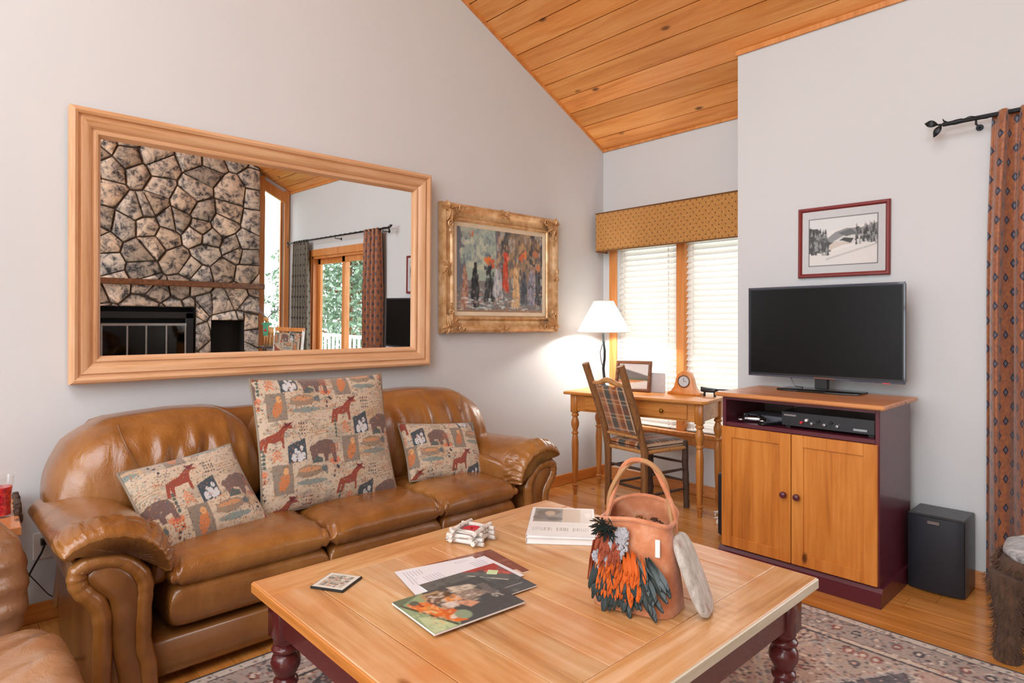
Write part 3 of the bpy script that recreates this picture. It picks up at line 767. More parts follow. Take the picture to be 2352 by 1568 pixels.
# seams of the outer wings (curved piping)
for yb, sg in ((.66, 1), (2*SC-.66, -1)):
    m = MB(); pts = []
    for i in range(14):
        t_ = i/13; zz = .88-.36*t_; y_ = yb-sg*.09+sg*.17*t_**1.5
        pts.append((-3.07+.17*(.96-.30*max(0, (zz-.75)/.15)**2)+.048-.12*((zz-.40)/.5), y_, zz))
    o = m.tube(pts, .004, 6).build('piping', 'leatherd', T, world=True)
# outer frame behind the cushions
m = MB()
yy = np.linspace(SOFY0+.13, SOFY1-.13, 40); poly = [(float(y_), float(max(topz(y_) if y_ < SC else topR(y_), 0) if (y_ < 1.1 or y_ > 2*SC-1.1) else .89)-(.012 if .5 < y_ < 2.43 else .05)) for y_ in yy]
poly = [(SOFY0+.05, .1)]+poly+[(SOFY1-.05, .1)]
m.prism(poly, 'x', -3.345, -3.20, .04); m.build('back_panel', 'leatherd', T, world=True, smooth=60)
# seats
for k, (y0, y1) in enumerate(((.62, 1.232), (1.232, 1.82), (1.82, 2.31))):
    yc, hh = (y0+y1)/2, (y1-y0)/2
    def fn(U, X, k=k, yc=yc):
        X = X.copy(); f = np.clip(U[:, 0], 0, 1); y = yc+X[:, 1]
        X[:, 2] += .012*(1-U[:, 1]**2)*np.clip(U[:, 2], 0, 1) + .006*np.sin(y*38+k)*f*np.clip(U[:, 2], 0, 1)*.4
        X[:, 2] -= .02*np.clip(-U[:, 0], 0, 1)
        e = np.abs(U[:, 1])**8; X[:, 2] += .004*np.sin(X[:, 0]*70+k*2)*e; cf = np.exp(-((np.abs(U[:, 1])-.93)/.09)**2)*f**2; X[:, 2] += .006*np.sin(X[:, 1]*160+X[:, 0]*60)*cf*np.sign(U[:, 2]); return X
    m = MB(); m.seat((-2.75, yc, .395), (.325, hh+.001, .066), 80, 5, 9, .42, fn); m.build('seat_cushion', 'leather', T, world=True, smooth=180)
    def fn2(U, X, k=k, yc=yc):
        X = X.copy(); X[:, 0] += .012*U[:, 2]*np.clip(U[:, 0], 0, 1); return X
    m = MB(); m.seat((-2.765, yc, .278), (.322, hh+.0005, .098), 60, 8, 14, .35, fn2); m.build('front_roll', 'leather', T, world=True, smooth=180)
m = MB(); m.box((-3.2, .56, .035), (-2.475, 2*SC-.56, .168), .012); m.build('base_panel', 'leatherd', T, world=True, smooth=50)
# arms
PADL = [(.300, .540), (.350, .572), (.42, .586), (.50, .572), (.56, .534), (.600, .478), (.614, .418)]
def padc(u):
    t_ = max(0, min(.9999, u))*(len(PADL)-1); i = int(t_); f = t_-i
    g = lambda k: Vector(PADL[max(0, min(len(PADL)-1, k))])
    p0, p1, p2, p3 = g(i-1), g(i), g(i+1), g(i+2)
    p = .5*((2*p1)+(-p0+p2)*f+(2*p0-5*p1+4*p2-p3)*f*f+(-p0+3*p1-3*p2+p3)*f**3)
    d = (.5*((-p0+p2)+2*(2*p0-5*p1+4*p2-p3)*f+3*(-p0+3*p1-3*p2+p3)*f*f)).normalized()
    return (p.x, p.y), (-d.y, d.x)
OUT = [(.386, .02), (0.386, 0.127), (0.388, 0.269), (0.386, 0.327), (0.374, 0.365), (0.347, 0.398), (0.328, 0.427), (0.318, 0.46), (0.318, 0.483), (0.325, 0.512), (0.351, 0.533), (0.386, 0.543), (0.432, 0.543), (0.477, 0.53), (0.519, 0.499), (0.551, 0.458), (0.566, 0.413), (0.566, 0.372), (0.562, 0.334), (0.56, 0.252), (0.562, 0.19), (0.575, 0.132), (0.582, 0.02)]
INN = [(.470, .03), (0.461, 0.098), (0.453, 0.147), (0.441, 0.211), (0.437, 0.291), (0.436, 0.359), (0.426, 0.386), (0.399, 0.417), (0.373, 0.452), (0.367, 0.473), (0.376, 0.492), (0.399, 0.502), (0.446, 0.498), (0.484, 0.476), (0.512, 0.437), (0.526, 0.383), (0.525, 0.321), (0.518, 0.243), (0.520, 0.182), (0.533, 0.12), (0.545, 0.03)]
def cat(pts, k=3):
    P_ = [Vector(p) for p in pts]; out = []
    for i in range(len(P_)-1):
        p0 = P_[max(i-1, 0)]; p1 = P_[i]; p2 = P_[i+1]; p3 = P_[min(i+2, len(P_)-1)]
        for j in range(k):
            t_ = j/k; out.append(tuple(.5*((2*p1)+(-p0+p2)*t_+(2*p0-5*p1+4*p2-p3)*t_*t_+(-p0+3*p1-3*p2+p3)*t_**3)))
    out.append(tuple(P_[-1])); return out
OUTs, INNs = cat(OUT), cat(INN)
for side in (0, 1):
    fy = (lambda y: y) if side == 0 else (lambda y: 2*SC-y)
    fl = lambda P_: [(fy(a), b) for a, b in P_]
    m = MB(); m.prism(fl([(a*.94+.027, b) for a, b in OUTs]), 'x', -3.2, -2.44, .01); m.build('arm_body', 'leatherd', T, world=True, smooth=60)
    m = MB(); m.prism(fl(INNs), 'x', -2.46, -2.415, .018); m.build('scroll_panel', 'leatherd', T, world=True, smooth=70)
    # roll of leather round the panel
    mids, wid = [], []
    for q in range(len(OUTs)):
        p_, q_ = OUTs[max(0, q-1)], OUTs[min(len(OUTs)-1, q+1)]; d = Vector((q_[0]-p_[0], q_[1]-p_[1])).normalized()
        mids.append((OUTs[q][0]+d.y*.028, OUTs[q][1]-d.x*.028)); wid.append(.029+.0012*math.sin(q*1.7))
    m = MB(); m.tube([(-2.436, fy(a), b) for a, b in mids], wid, 16); m.build('scroll_welt', 'leather', T, world=True, smooth=80)
    # arm pad draped over the top: cross-section thick crescent swept along x
    nu, nv = 80, 150; P_ = np.zeros((nu, nv, 3))
    for i in range(nu):
        s_ = (i/(nu-1))**1.8; ex = -2.405-.85*s_
        endr = min(1, math.sin(min(1, s_/.11)*PI/2)**.5*1.0+.0) if s_ < .11 else (1 if s_ < .9 else max(.05, 1-((s_-.9)/.1)**2*.6))
        for j in range(nv):
            a = 2*PI*j/(nv-1); ca, sa = math.cos(a), math.sin(a)
            cu = math.copysign(abs(ca)**.75, ca); sv = math.copysign(abs(sa)**.75, sa)
            u = .5+.5*cu*(.9+.1*endr); v_ = sv*(.038+.030*(1-u))*endr
            gg = (.0065*math.sin(u*118+2.2*math.sin(s_*34))+.005*math.sin(u*57+1+s_*18))*math.exp(-((s_-.07)/.065)**2)*(.35+.65*min(1, u*1.6))
            v_ += gg if v_ > -.01 else gg*.5
            (y0c, z0c), (nyc, nzc) = padc(u)
            yb = y0c+nyc*v_; zb = z0c+nzc*v_-.045*s_
            P_[i, j] = (ex, fy(yb), zb+.008)
    m = MB(); m.grid(P_)
    for ii in (0, nu-1):
        cpt = P_[ii].mean(0); cpt[0] += .006 if ii == 0 else -.01; k0 = len(m.v); m.v += [tuple(p) for p in P_[ii]]+[tuple(cpt)]
        for j in range(nv-1): m.f.append((k0+j, k0+j+1, k0+nv)); m.mi.append(0); m.tn.append((1, 1, 1))
    m.build('arm_pad', 'leather', T, world=True, smooth=180)
    # inner side of the arm down to the seat
    def fi(U, X): return X
    m = MB(); m.puff((-2.84, fy(.60), .44), (.36, .05, .11), 3.5, 14); m.build('arm_inner_cushion', 'leather', T, world=True, smooth=180)
for x in (-2.52, -3.15):
    for y_ in (.44, 2*SC-.44):
        m = MB(); m.box((x-.04, y_-.04, 0), (x+.04, y_+.04, .045), .006); m.build('foot', 'black', T, world=True, smooth=0)

# ================================================================== tapestry pillows
def tapestry(w_, h_, nx, ny, ox=0, oy=0, sc=1.0):
    c = Cv(w_, h_, nx, ny, '#c0ae98')
    c.specks(int(500*w_*h_/.4), ['#a8957c', '#c2b198', '#a3937e', '#b8987a', '#96988f'], .012, None, .6, .5)
    PX, PY = .33*sc, .33*sc
    for _ in range(int(46*w_*h_/.4)):
        a_, b_, ww, hh_ = RNG.uniform(0, w_), RNG.uniform(0, h_), RNG.uniform(.03, .10), RNG.uniform(.02, .07); c.rect(a_, b_, a_+ww, b_+hh_, random.choice(['#a8937c', '#c2ae96', '#9c9284', '#b8946e', '#ac9a82']), .6)
    for _ in range(int(60*w_*h_/.4)):
        a_, b_ = RNG.uniform(0, w_), RNG.uniform(0, h_); cc_ = random.choice(['#5c6458', '#7c5a42', '#8d8a80', '#b06a44', '#6a6664'])
        for q in range(5): c.line((a_+q*.007, b_), (a_+q*.007+.002, b_+RNG.uniform(.006, .022)), .0028, cc_, .8)
    for _ in range(int(26*w_*h_/.4)):
        a_, b_ = RNG.uniform(0, w_), RNG.uniform(0, h_)
        for q in range(4): c.line((a_, b_+q*.007), (a_+RNG.uniform(.03, .07), b_+q*.007+.003), .0026, random.choice(['#96806a', '#c07a4c', '#7d786c']), .7)
    def at(u, v): return lambda pts: [(u+a*sc, v+b*sc) for a, b in pts]
    bear = [(-.06, -.04), (-.065, -.0), (-.072, .01), (-.065, .026), (-.045, .035), (-.02, .048), (.015, .052), (.045, .045), (.06, .02), (.062, -.045), (.045, -.048), (.04, -.015), (.02, -.02), (.018, -.05), (0, -.05), (-.005, -.015), (-.03, -.012), (-.035, -.04)]
    moose = [(-.075, -.05), (-.065, -.005), (-.06, .012), (-.03, .022), (0, .03), (.02, .05), (.035, .06), (.03, .075), (.05, .07), (.075, .075), (.06, .06), (.078, .045), (.05, .046), (.035, .03), (.028, .0), (.03, -.04), (.02, -.045), (.016, -.005), (-.01, -.012), (-.035, -.01), (-.045, -.05), (-.055, -.05), (-.05, -.005), (-.062, -.05)]
    fish = [(-.07, -.012), (-.06, .018), (-.02, .03), (.03, .024), (.055, .012), (.072, .03), (.078, -.018), (.055, -.006), (.02, -.022), (-.03, -.026)]
    k = -2
    for i in range(-2, int(w_/PX)+3):
        for j in range(-2, int(h_/PY)+3):
            u = i*PX+ox; v = j*PY+oy+(.5*PY*0.25 if i % 2 else 0)+i*.06*sc
            T_ = at(u, v)
            c.poly(T_([(.03, .03), (.115, .03), (.115, .16), (.03, .16)]), '#85786a')          # hare panel
            c.ell(u+.075*sc, v+.085*sc, .02*sc, .042*sc, '#bb7446', -.35); c.ell(u+.085*sc, v+.13*sc, .012*sc, .016*sc, '#cc9a68')
            c.poly([(p[0]+.2*sc, p[1]+.115*sc) for p in T_(fish)], '#8f7c68'); c.ell(u+.19*sc, v+.125*sc, .05*sc, .010*sc, '#c08a62'); c.ell(u+.262*sc, v+.12*sc, .014*sc, .014*sc, '#5e686c')
            c.ell(u+.2*sc, v+.07*sc, .07*sc, .012*sc, '#7f8a84')
            c.poly([(p[0]+.06*sc, p[1]-.055*sc) for p in T_(moose)], '#8c3f2c'); c.poly([(p[0]*1+.06*sc, p[1]-.055*sc) for p in T_([(.02, .05), (.035, .06), (.03, .075), (.05, .07), (.075, .075), (.06, .06), (.05, .052)])], '#6a2624')
            c.poly(T_([(.10, -.27+.1), (.18, -.26+.1), (.18, -.17+.1+.01), (.10, -.19+.1)]), '#3d4850')
            for a_, b_, r_ in ((.125, -.145, .012), (.145, -.13, .010), (.165, -.14, .011), (.135, -.115, .007), (.16, -.105, .008), (.15, -.15, .011)): c.ell(u+a_*sc, v+b_*sc, r_*sc, r_*1.6*sc, '#c4c3c4')
            c.poly([(p[0]+.265*sc, p[1]-.13*sc) for p in T_(bear)], '#6d5650'); c.poly([(p[0]+.235*sc, p[1]-.16*sc) for p in T_([(-.035, -.02), (-.01, .012), (.02, .0), (.02, -.02)])], '#4f5a58')
            c.ell(u+.315*sc, v+.15*sc, .03*sc, .014*sc, '#c8805e'); c.ell(u+.315*sc, v+.15*sc, .015*sc, .006*sc, '#b85c48')
            for a_, b_ in ((.31, .10), (.33, .115), (.305, .08), (.30, .19), (-.012, .045), (-.005, .02)): c.ell(u+a_*sc, v+b_*sc, .0055*sc, .006*sc, '#33363c')
            for q in range(12):
                a_, b_ = (q % 4)*.011, (q//4)*.014; c.ell(u+(.0-.01+a_-.02)*sc, v+(.09+b_)*sc, .004*sc, .005*sc, '#b4633e')
            for q in range(16):
                a_, b_ = (q % 4)*.012, (q//4)*.016; c.ell(u+(.16+a_)*sc, v+(-.02+b_-.02)*sc, .0035*sc, .004*sc, '#5b4a48')
            for q in range(4): c.line((u+(.21)*sc, v+(-.02-.012*q)*sc), (u+(.30)*sc, v+(-.01-.012*q)*sc), .004*sc, '#a48e74')
            for q in range(3): c.poly(T_([(.035, -.15+q*.016), (.055, -.128+q*.016), (.075, -.15+q*.016), (.072, -.157+q*.016), (.055, -.14+q*.016), (.038, -.157+q*.016)]), '#c88460')
            for q in range(5): c.ell(u+(.005+.0*q)*sc, v+(-.17+.018*q)*sc, .006*sc, .008*sc, '#4d5a52')
    c.specks(int(2600*w_*h_/.4), ['#6b5a52', '#b0643c', '#556068', '#8e8478', '#a87850', '#5a4a42'], .0026, None, .85, .9)
    c.noise(.1); return c
def pillow(label, centre, xdir, updir, w_, h_, th, cvs, n=110):
    X = Vector(xdir).normalized(); Z = Vector(updir); Z = (Z-X*Z.dot(X)).normalized(); Yv = Z.cross(X)
    R = Matrix((X, Yv, Z)).transposed()
    T = thing('throw_pillow', label, 'pillow', centre, group='tapestry throw pillows on the sofa', rot=tuple(R.to_euler()))
    nx, nz = n, int(n*h_/w_); s_ = np.linspace(-1, 1, nx); t_ = np.linspace(-1, 1, nz); S, Tt = np.meshgrid(s_, t_, indexing='ij')
    px_ = S*w_/2*(1-.05*(1-Tt**2)); pz_ = Tt*h_/2*(1-.05*(1-S**2))
    thk = th/2*(np.clip(1-np.abs(S)**3, 0, 1)*np.clip(1-np.abs(Tt)**3, 0, 1))**.5
    thk = thk*(1+.05*np.sin(S*7+1)*np.sin(Tt*6))
    Vf = np.stack([px_, -thk, pz_], -1).reshape(-1, 3); Vb = np.stack([px_, thk, pz_], -1).reshape(-1, 3)
    F = np.concatenate([gridfaces(nx, nz), gridfaces(nx, nz, nx*nz, True)])
    o = npmesh('cover', np.concatenate([Vf, Vb]), F, 'tap', T)
    colour(o, cvs, lambda p: (p[:, 0]/w_+.5, p[:, 2]/h_+.5))
    m = MB(); E_ = [(a, b) for a, b in [(x, -1) for x in np.linspace(-1, 1, 24)[:-1]]+[(1, z) for z in np.linspace(-1, 1, 24)[:-1]]+[(x, 1) for x in np.linspace(1, -1, 24)[:-1]]+[(-1, z) for z in np.linspace(1, -1, 24)[:-1]]]
    m.tube([(a*w_/2*(1-.05*(1-b*b)), 0, b*h_/2*(1-.05*(1-a*a))) for a, b in E_], .006, 6, closed=True)
    m.build('piping', plain('tapestry_cord', '#8c8070', .9), T); return T
pillow('large square tapestry pillow standing in the middle of the leather sofa', (-2.815, 1.402, .742), (.02, 1, -.015), (-.30, -.075, 1), .68, .62, .15, tapestry(.68, .62, 240, 220, .02, .05), 210)
pillow('tapestry pillow leaning at the near left end of the sofa', (-2.765, .80, .583), (-.07, .43, .045), (-.235, -.14, .27), .46, .40, .13, tapestry(.46, .40, 165, 145, .12, -.02), 150)
pillow('smallest tapestry pillow at the far right end of the sofa', (-2.815, 2.10, .590), (.04, .52, -.045), (-.17, .05, .27), .50, .33, .12, tapestry(.5, .33, 175, 115, -.05, .03, .95), 150)

# ================================================================== rug
RX0, RX1, RY0, RY1 = -2.44, .3, .312, 2.946
rw, rh = RX1-RX0, RY1-RY0
c = Cv(rw, rh, 420, 404, '#aaa4a0')
c.specks(9000, ['#8f8484', '#cfc4b8', '#9c7468', '#6a6468', '#b89888', '#c9b8a8'], .010, None, .6)
DA, DB = .30, .26
for i in range(-1, int(rw/DA)+2):
    for j in range(-1, int(rh/DB)+2):
        cx = i*DA+(DA/2 if j % 2 else 0); cy = j*DB*.5*1.0*2/2
        if not (.22 < cx < rw-.22 and .22 < cy < rh-.22): continue
        k = (i*3+j*5) % 5; D = lambda s: [(cx-DA/2*s, cy), (cx, cy+DB*s), (cx+DA/2*s, cy), (cx, cy-DB*s)]
        if j % 2: continue
for i in range(-1, int(rw/DA)+3):
    for j in range(-1, int(rh/DB)+3):
        cx = i*DA+(DA/2 if j % 2 else 0)-.05; cy = j*DB
        D = lambda s: [(cx-DA/2*s, cy), (cx, cy+DB*s), (cx+DA/2*s, cy), (cx, cy-DB*s)]
        k = (i*2+j*3) % 5
        c.poly(D(.93), ['#8e7c76', '#3d3b42', '#b8a89a', '#a78f84', '#c2b2a2'][k])
        c.poly(D(.86), ['#c4b2a2', '#57525a', '#ab9c90', '#b9a494', '#b39c90'][k])
        if k == 0:
            for a in range(-4, 5): 
                for b in range(-4, 5):
                    if abs(a)+abs(b) <= 4: c.ell(cx+a*.026, cy+b*.044, .008, .014, '#5a4446')
        elif k == 1:
            for a in range(26): c.ell(cx+random.uniform(-.07, .07), cy+random.uniform(-.1, .1), .009, .009, random.choice(['#c8b8a8', '#8f6a60', '#9aa0a4']))
        elif k == 2:
            for a in (-1, 0, 1): c.ell(cx+a*.05, cy, .022, .03, '#9a5f54'); c.ell(cx+a*.05, cy, .010, .014, '#c9c2b4'); 
            for b in (-1, 1): c.ell(cx, cy+b*.085, .02, .026, '#55545a'); c.ell(cx, cy+b*.085, .008, .012, '#c8a090')
        elif k == 3:
            for a in range(7): c.line((cx-.08+a*.02, cy-.08), (cx-.03+a*.02, cy+.09), .006, '#9c7a6a')
            c.ell(cx, cy, .03, .05, '#7e5650'); c.ell(cx, cy, .015, .026, '#d0c0ae')
        else:
            for a in range(20): c.ell(cx+random.uniform(-.08, .08), cy+random.uniform(-.12, .12), .012, .008, random.choice(['#8a4a44', '#6e7478', '#d6c8b6']))
for z0, z1, cc in ((0, .012, '#23232c'), (.012, .05, '#c7bfb6'), (.05, .056, '#4a3a40'), (.056, .20, '#a59a94'), (.20, .207, '#7c5048'), (.207, .235, '#cabdae'), (.235, .242, '#3f3c44')):
    for r_ in ((z0, z0, rw-z0, z1), (z0, rh-z1, rw-z0, rh-z0), (z0, z0, z1, rh-z0), (rw-z1, z0, rw-z0, rh-z0)): c.rect(*r_, cc)
for q in range(int(rw/.075)):
    for yy in (.128, rh-.128):
        x_ = .1+q*.075; c.ell(x_, yy, .02, .026, ['#8a4e48', '#3f4048', '#7e7a76'][q % 3]); c.ell(x_, yy, .009, .012, '#d4c8b8'); c.ell(x_+.037, yy+.03*(1 if q % 2 else -1), .010, .010, '#6e5a58')
for q in range(int(rh/.075)):
    for xx in (.128, rw-.128):
        y_ = .1+q*.075; c.ell(xx, y_, .026, .02, ['#8a4e48', '#3f4048', '#7e7a76'][q % 3]); c.ell(xx, y_, .012, .009, '#d4c8b8'); c.ell(xx+.03*(1 if q % 2 else -1), y_+.037, .010, .010, '#6e5a58')
c.specks(16000, ['#4b3c42', '#dcd4ca', '#8a4e48', '#6b6e78', '#c4a090', '#2e2d36'], .0065, (.015, .015, rw-.015, rh-.015), .75)
c.noise(.12)
T = thing('area_rug', 'oriental patterned rug with a dark edge under the coffee table', 'rug', (RX0, RY0, 0))
xs = np.linspace(0, rw, c.nx); ys = np.linspace(0, rh, c.ny); X, Y = np.meshgrid(xs, ys, indexing='ij')
o = npmesh('pile', np.stack([X, Y, np.full_like(X, .009)], -1).reshape(-1, 3), gridfaces(c.nx, c.ny), 'rug', T, False)
colour(o, c, lambda p: (p[:, 0]/rw, p[:, 1]/rh))
m = MB(); m.box((0, 0, .0), (rw, rh, .0085), .002); m.build('binding', plain('rug_binding', '#25242c', .9), T, smooth=0)

# ================================================================== coffee table
TX0, TX1, TYa, TYb, TZ = -1.985, -.785, .737, 2.068, .49
T = thing('coffee_table', 'large worn pine coffee table with turned dark red legs on the rug', 'coffee table', ((TX0+TX1)/2, (TYa+TYb)/2, .009))
bw = .135; th = .034
for nm, mat in (('tabletop', None),):
    m = MB()
    y = TYa+bw; nb = 7; pw = (TYb-TYa-2*bw)/nb
    for k in range(nb):
        m.cm = 0; m.ct = tone(.13); m.box((TX0+bw, y+.0007, TZ-th+.004), (TX1-bw, y+pw-.0007, TZ-.0004), .0015); y += pw
    m.cm = 1
    for x0_ in (TX0, TX1-bw): m.ct = tone(.04); m.box((x0_+.001, TYa+.001, TZ-th+.002), (x0_+bw-.001, TYb-.001, TZ), .0025)
    m.cm = 0
    for y0_ in (TYa, TYb-bw): m.ct = tone(.05); m.box((TX0+bw+.0005, y0_+.001, TZ-th+.002), (TX1-bw-.0005, y0_+bw-.001, TZ), .0025)
    m.ct = (1, 1, 1)
    m.build('tabletop', ['tabletop', 'tabley'], T, world=True, smooth=0)
m = MB(); m.box((TX1-.003, TYa+.001, TZ-th), (TX1+.004, TYb, TZ-.002), .003); m.build('pale_edge', 'paleedge', T, world=True, smooth=0)['label'] = 'pale cream edge'  # strip along the right side, paler than the other edges
m = MB(); m.box((TX0-.004, TYa, TZ-th), (TX0+.003, TYb, TZ-.002), .003); m.box((TX0, TYa-.004, TZ-th), (TX1, TYa+.003, TZ-.002), .003); m.box((TX0, TYb-.003, TZ-th), (TX1, TYb+.004, TZ-.002), .003); m.build('edge_band', 'pineedge', T, world=True, smooth=0)
ins = .036; az = .115
m = MB(); a0, a1, b0, b1 = TX0+ins, TX1-ins, TYa+ins, TYb-ins
m.box((a0+.02, b0+.012, TZ-th-az), (a1-.02, b0+.032, TZ-th), .003); m.box((a0+.02, b1-.032, TZ-th-az), (a1-.02, b1-.012, TZ-th), .003)
m.box((a0+.012, b0+.02, TZ-th-az), (a0+.032, b1-.02, TZ-th), .003); m.box((a1-.032, b0+.02, TZ-th-az), (a1-.012, b1-.02, TZ-th), .003)
m.build('apron', 'redleg', T, world=True, smooth=0)
LP = [(.030, 0), (.034, .012), (.034, .03), (.026, .038), (.022, .05), (.030, .07), (.036, .095), (.036, .12), (.028, .145), (.024, .16), (.034, .166), (.036, .174), (.034, .182), (.026, .188), (.030, .20), (.041, .222), (.043, .238), (.038, .256), (.028, .266), (.038, .272), (.041, .279), (.038, .286), (.03, .292), (.036, .304), (.036, .316)]
for x in (a0+.04, a1-.04):
    for y in (b0+.04, b1-.04):
        m = MB(); m.lathe([(r_*1.06, .009+z*1.0) for r_, z in LP], 26, (x, y, 0)); m.box((x-.041, y-.041, .322), (x+.041, y+.041, TZ-th), .004)
        m.build('leg', 'redleg', T, world=True, smooth=50)

# ------------------------------------------------------------------ things on the coffee table
def slab(name, parent, w_, h_, z0, z1, mat, b=.0008):
    m = MB(); m.box((-w_/2, -h_/2, z0), (w_/2, h_/2, z1), b); return m.build(name, mat, parent, smooth=0)
# coaster
T = thing('picture_coaster', 'small square picture coaster with a dark rim, alone near the table corner', 'coaster', (-1.792, .925, TZ), rz=math.radians(30))
slab('base', T, .115, .115, 0, .007, 'black', .002)
c = Cv(1, 1, 60, 60, '#d8d6cc'); c.rect(.12, .12, .88, .88, '#8d8f84'); c.rect(.15, .15, .85, .85, '#b4b0a4'); c.specks(70, ['#5f7464', '#c8876a', '#d9d4c4', '#6f6a64'], .05, (.15, .15, .85, .85), .8); c.blur(1)
flatcover('printed_face', .107, .107, c, 'print', T, .0075)
# twig candle holder
T = thing('twig_candle_holder', 'white birch twig candle holder with a red candle behind the magazines', 'candle holder', (-1.80, 1.475, TZ), rz=math.radians(20))
t = NT('birch_bark'); nz = t.noise(t.coords('Object', (3, 30, 30)), 4, 4, .6); t.base(t.ramp(nz, [(.34, '#4a4440'), (.42, '#c8c2ba'), (.6, '#e6e2dc')])); t.set(Roughness=.7); M['birch'] = t.m
for k in range(3):
    for sgn in (-1, 1):
        z = .011+.016*k; L = .078-.004*k
        for ax in (0, 1):
            m = MB(); o_ = sgn*.045; zz = z+(.008 if ax else 0); j1, j2 = random.uniform(-.007, .007), random.uniform(-.007, .007)
            p, q = ((-L, o_+j1, zz), (L, o_+j2, zz)) if ax == 0 else ((o_+j1, -L, zz), (o_+j2, L, zz))
            m.tube([p, ((p[0]+q[0])/2+random.uniform(-.003, .003), (p[1]+q[1])/2, zz+.002), q], [.009, .0085, .0075], 8); m.build('twig', 'birch', T)
m = MB(); m.lathe([(.036, .006), (.036, .043), (.033, .047), (.006, .045), (.002, .043)], 22); cnd = m.build('candle', 'red', T)
m = MB(); m.tube([(0, 0, .043), (.001, 0, .054)], .0012, 6); m.build('wick', 'black', cnd)
m = MB(); m.box((-.042, -.042, .001), (.042, .042, .005)); m.build('base', 'birch', T, smooth=0)
# books
def book(label, loc, rz, w_, h_, th_, cover, cvs=None, group=None, name='hardback_book'):
    T = thing(name, label, 'book', loc, rz=rz, group=group)
    m = MB(); m.box((-w_/2+.003, -h_/2+.004, .002), (w_/2-.004, h_/2-.004, th_-.002)); m.build('page_block', 'paper', T, smooth=0)
    m = MB(); m.box((-w_/2, -h_/2, 0), (w_/2, h_/2, .002), .0006); m.box((-w_/2, -h_/2, th_-.002), (w_/2, h_/2, th_), .0006); m.box((-w_/2, -h_/2, 0), (-w_/2+.002, h_/2, th_), .0006); m.build('cover', cover, T, smooth=0)
    if cvs: flatcover('cover_print', w_-.002, h_-.002, cvs, 'print', T, th_+.0004)
    return T
brz = math.radians(41.8)
bc = (-1.657, 1.817)
book('lower white book of the pair at the far corner of the coffee table', (bc[0], bc[1], TZ), brz, .262, .345, .022, plain('white_cover', '#dddcda', .4))
c = Cv(1, 1.1, 150, 200, '#e8e8e8'); c.rect(.05, .48, .97, 1.06, '#d5d0ca'); c.rect(.05, .5, .5, 1.06, '#8a8682'); c.rect(.5, .5, .78, 1.06, '#c8b8a6'); c.ell(.28, .9, .2, .13, '#6a6258', .2); c.ell(.3, .85, .08, .1, '#b8a48e'); c.ell(.16, .68, .12, .1, '#75726e'); c.ell(.38, .62, .13, .07, '#5c5a5a'); c.ell(.9, .8, .05, .1, '#e4e0dc')
for q, ch in enumerate(range(14)):
    x_ = .08+q*.06; 
    if q in (5, 9): continue
    c.line((x_, .16), (x_, .27), .010, '#8f9194'); c.line((x_, .27 if q % 2 else .16), (x_+.032, .27 if q % 2 else .16), .009, '#8f9194'); c.line((x_+.034, .16), (x_+.034, .27), .008, '#a4a6a8')
for q in range(2): c.line((.12, .36+.05*q), (.9, .36+.05*q), .006, '#c8c8ca')
c.blur(1)
book('upper white photo book with a grey and tan cover picture at the far table corner', (bc[0]+.002, bc[1]-.002, TZ+.0225), brz-.02, .256, .34, .012, plain('pale_cover', '#e6e6e6', .35), c)
# magazines and papers
def magazine(name, label, cat, loc, rz, w_, h_, th_, cvs, edge='paper'):
    T = thing(name, label, cat, loc, rz=rz); slab('pages', T, w_, h_, 0, th_, edge, .0004)
    if cvs: flatcover('cover', w_, h_, cvs, 'print', T, th_+.0004)
    return T
ZM = TZ
c = Cv(1, 1.3, 60, 80, '#7d4434')
for q in range(26): c.rect(RNG.uniform(0, .9), RNG.uniform(0, 1.2), RNG.uniform(.1, 1), RNG.uniform(.1, 1.3), random.choice(['#6e3228', '#a0705c', '#8a5040', '#5a2a22']), .5)
for q in range(5): c.rect(.86, .1+q*.24, 1, .2+q*.24, '#d9c4b0')
magazine('brochure', 'brown and red brochure lowest in the magazine pile', 'brochure', (-1.585, 1.315, ZM), math.radians(-8), .235, .27, .002, c)
mp = plain('pale_sheet', '#d9dbe4', .7)
c = Cv(1, 1.3, 80, 104, '#e3e4ea')
for q in range(22): c.line((.1, .1+q*.05), (.35+.5*random.random(), .1+q*.05), .007, '#b0b4c0')
magazine('paper_sheet', 'white printed sheet sticking out lowest toward the sofa side of the pile', 'paper', (-1.60, 1.21, ZM+.0028), math.radians(-14), .215, .28, .0008, c, mp)
magazine('paper_sheet', 'white sheet directly under the dark magazine, pointing at the candle holder', 'paper', (-1.545, 1.255, ZM+.0042), math.radians(-4), .215, .28, .0008, c, mp)
c = Cv(1, 1.3, 100, 130, '#4c5254'); c.rect(0, 0, .5, 1.3, '#5b5f5e'); c.poly([(.0, .7), (.12, .9), (.2, 1.05), (.35, 1.3), (0, 1.3)], '#a83a34'); c.poly([(.05, .95), (.25, 1.02), (.5, 1.28), (.38, 1.3)], '#c45a50'); c.line((.16, .72), (.6, 1.1), .02, '#d2cfc4'); c.line((.8, .9), (.8, 1.2), .012, '#b9b9b9'); c.specks(60, ['#3c4244', '#6a6e6e'], .05, None, .5); c.blur(1)
magazine('magazine', 'dark green-grey magazine just under the top one in the pile', 'magazine', (-1.465, 1.225, ZM+.0056), math.radians(-5), .225, .285, .003, c)
c = Cv(1, 1.3, 130, 170, '#474a4c')
c.poly([(0, 0), (1, 0), (1, .35), (.72, .5), (.3, .33), (0, .42)], '#8ba27a'); c.poly([(.55, .05), (1, 0), (1, .3), (.8, .36)], '#b9c69a'); c.poly([(0, .0), (.2, 0), (.05, .3), (0, .4)], '#5f6e54')
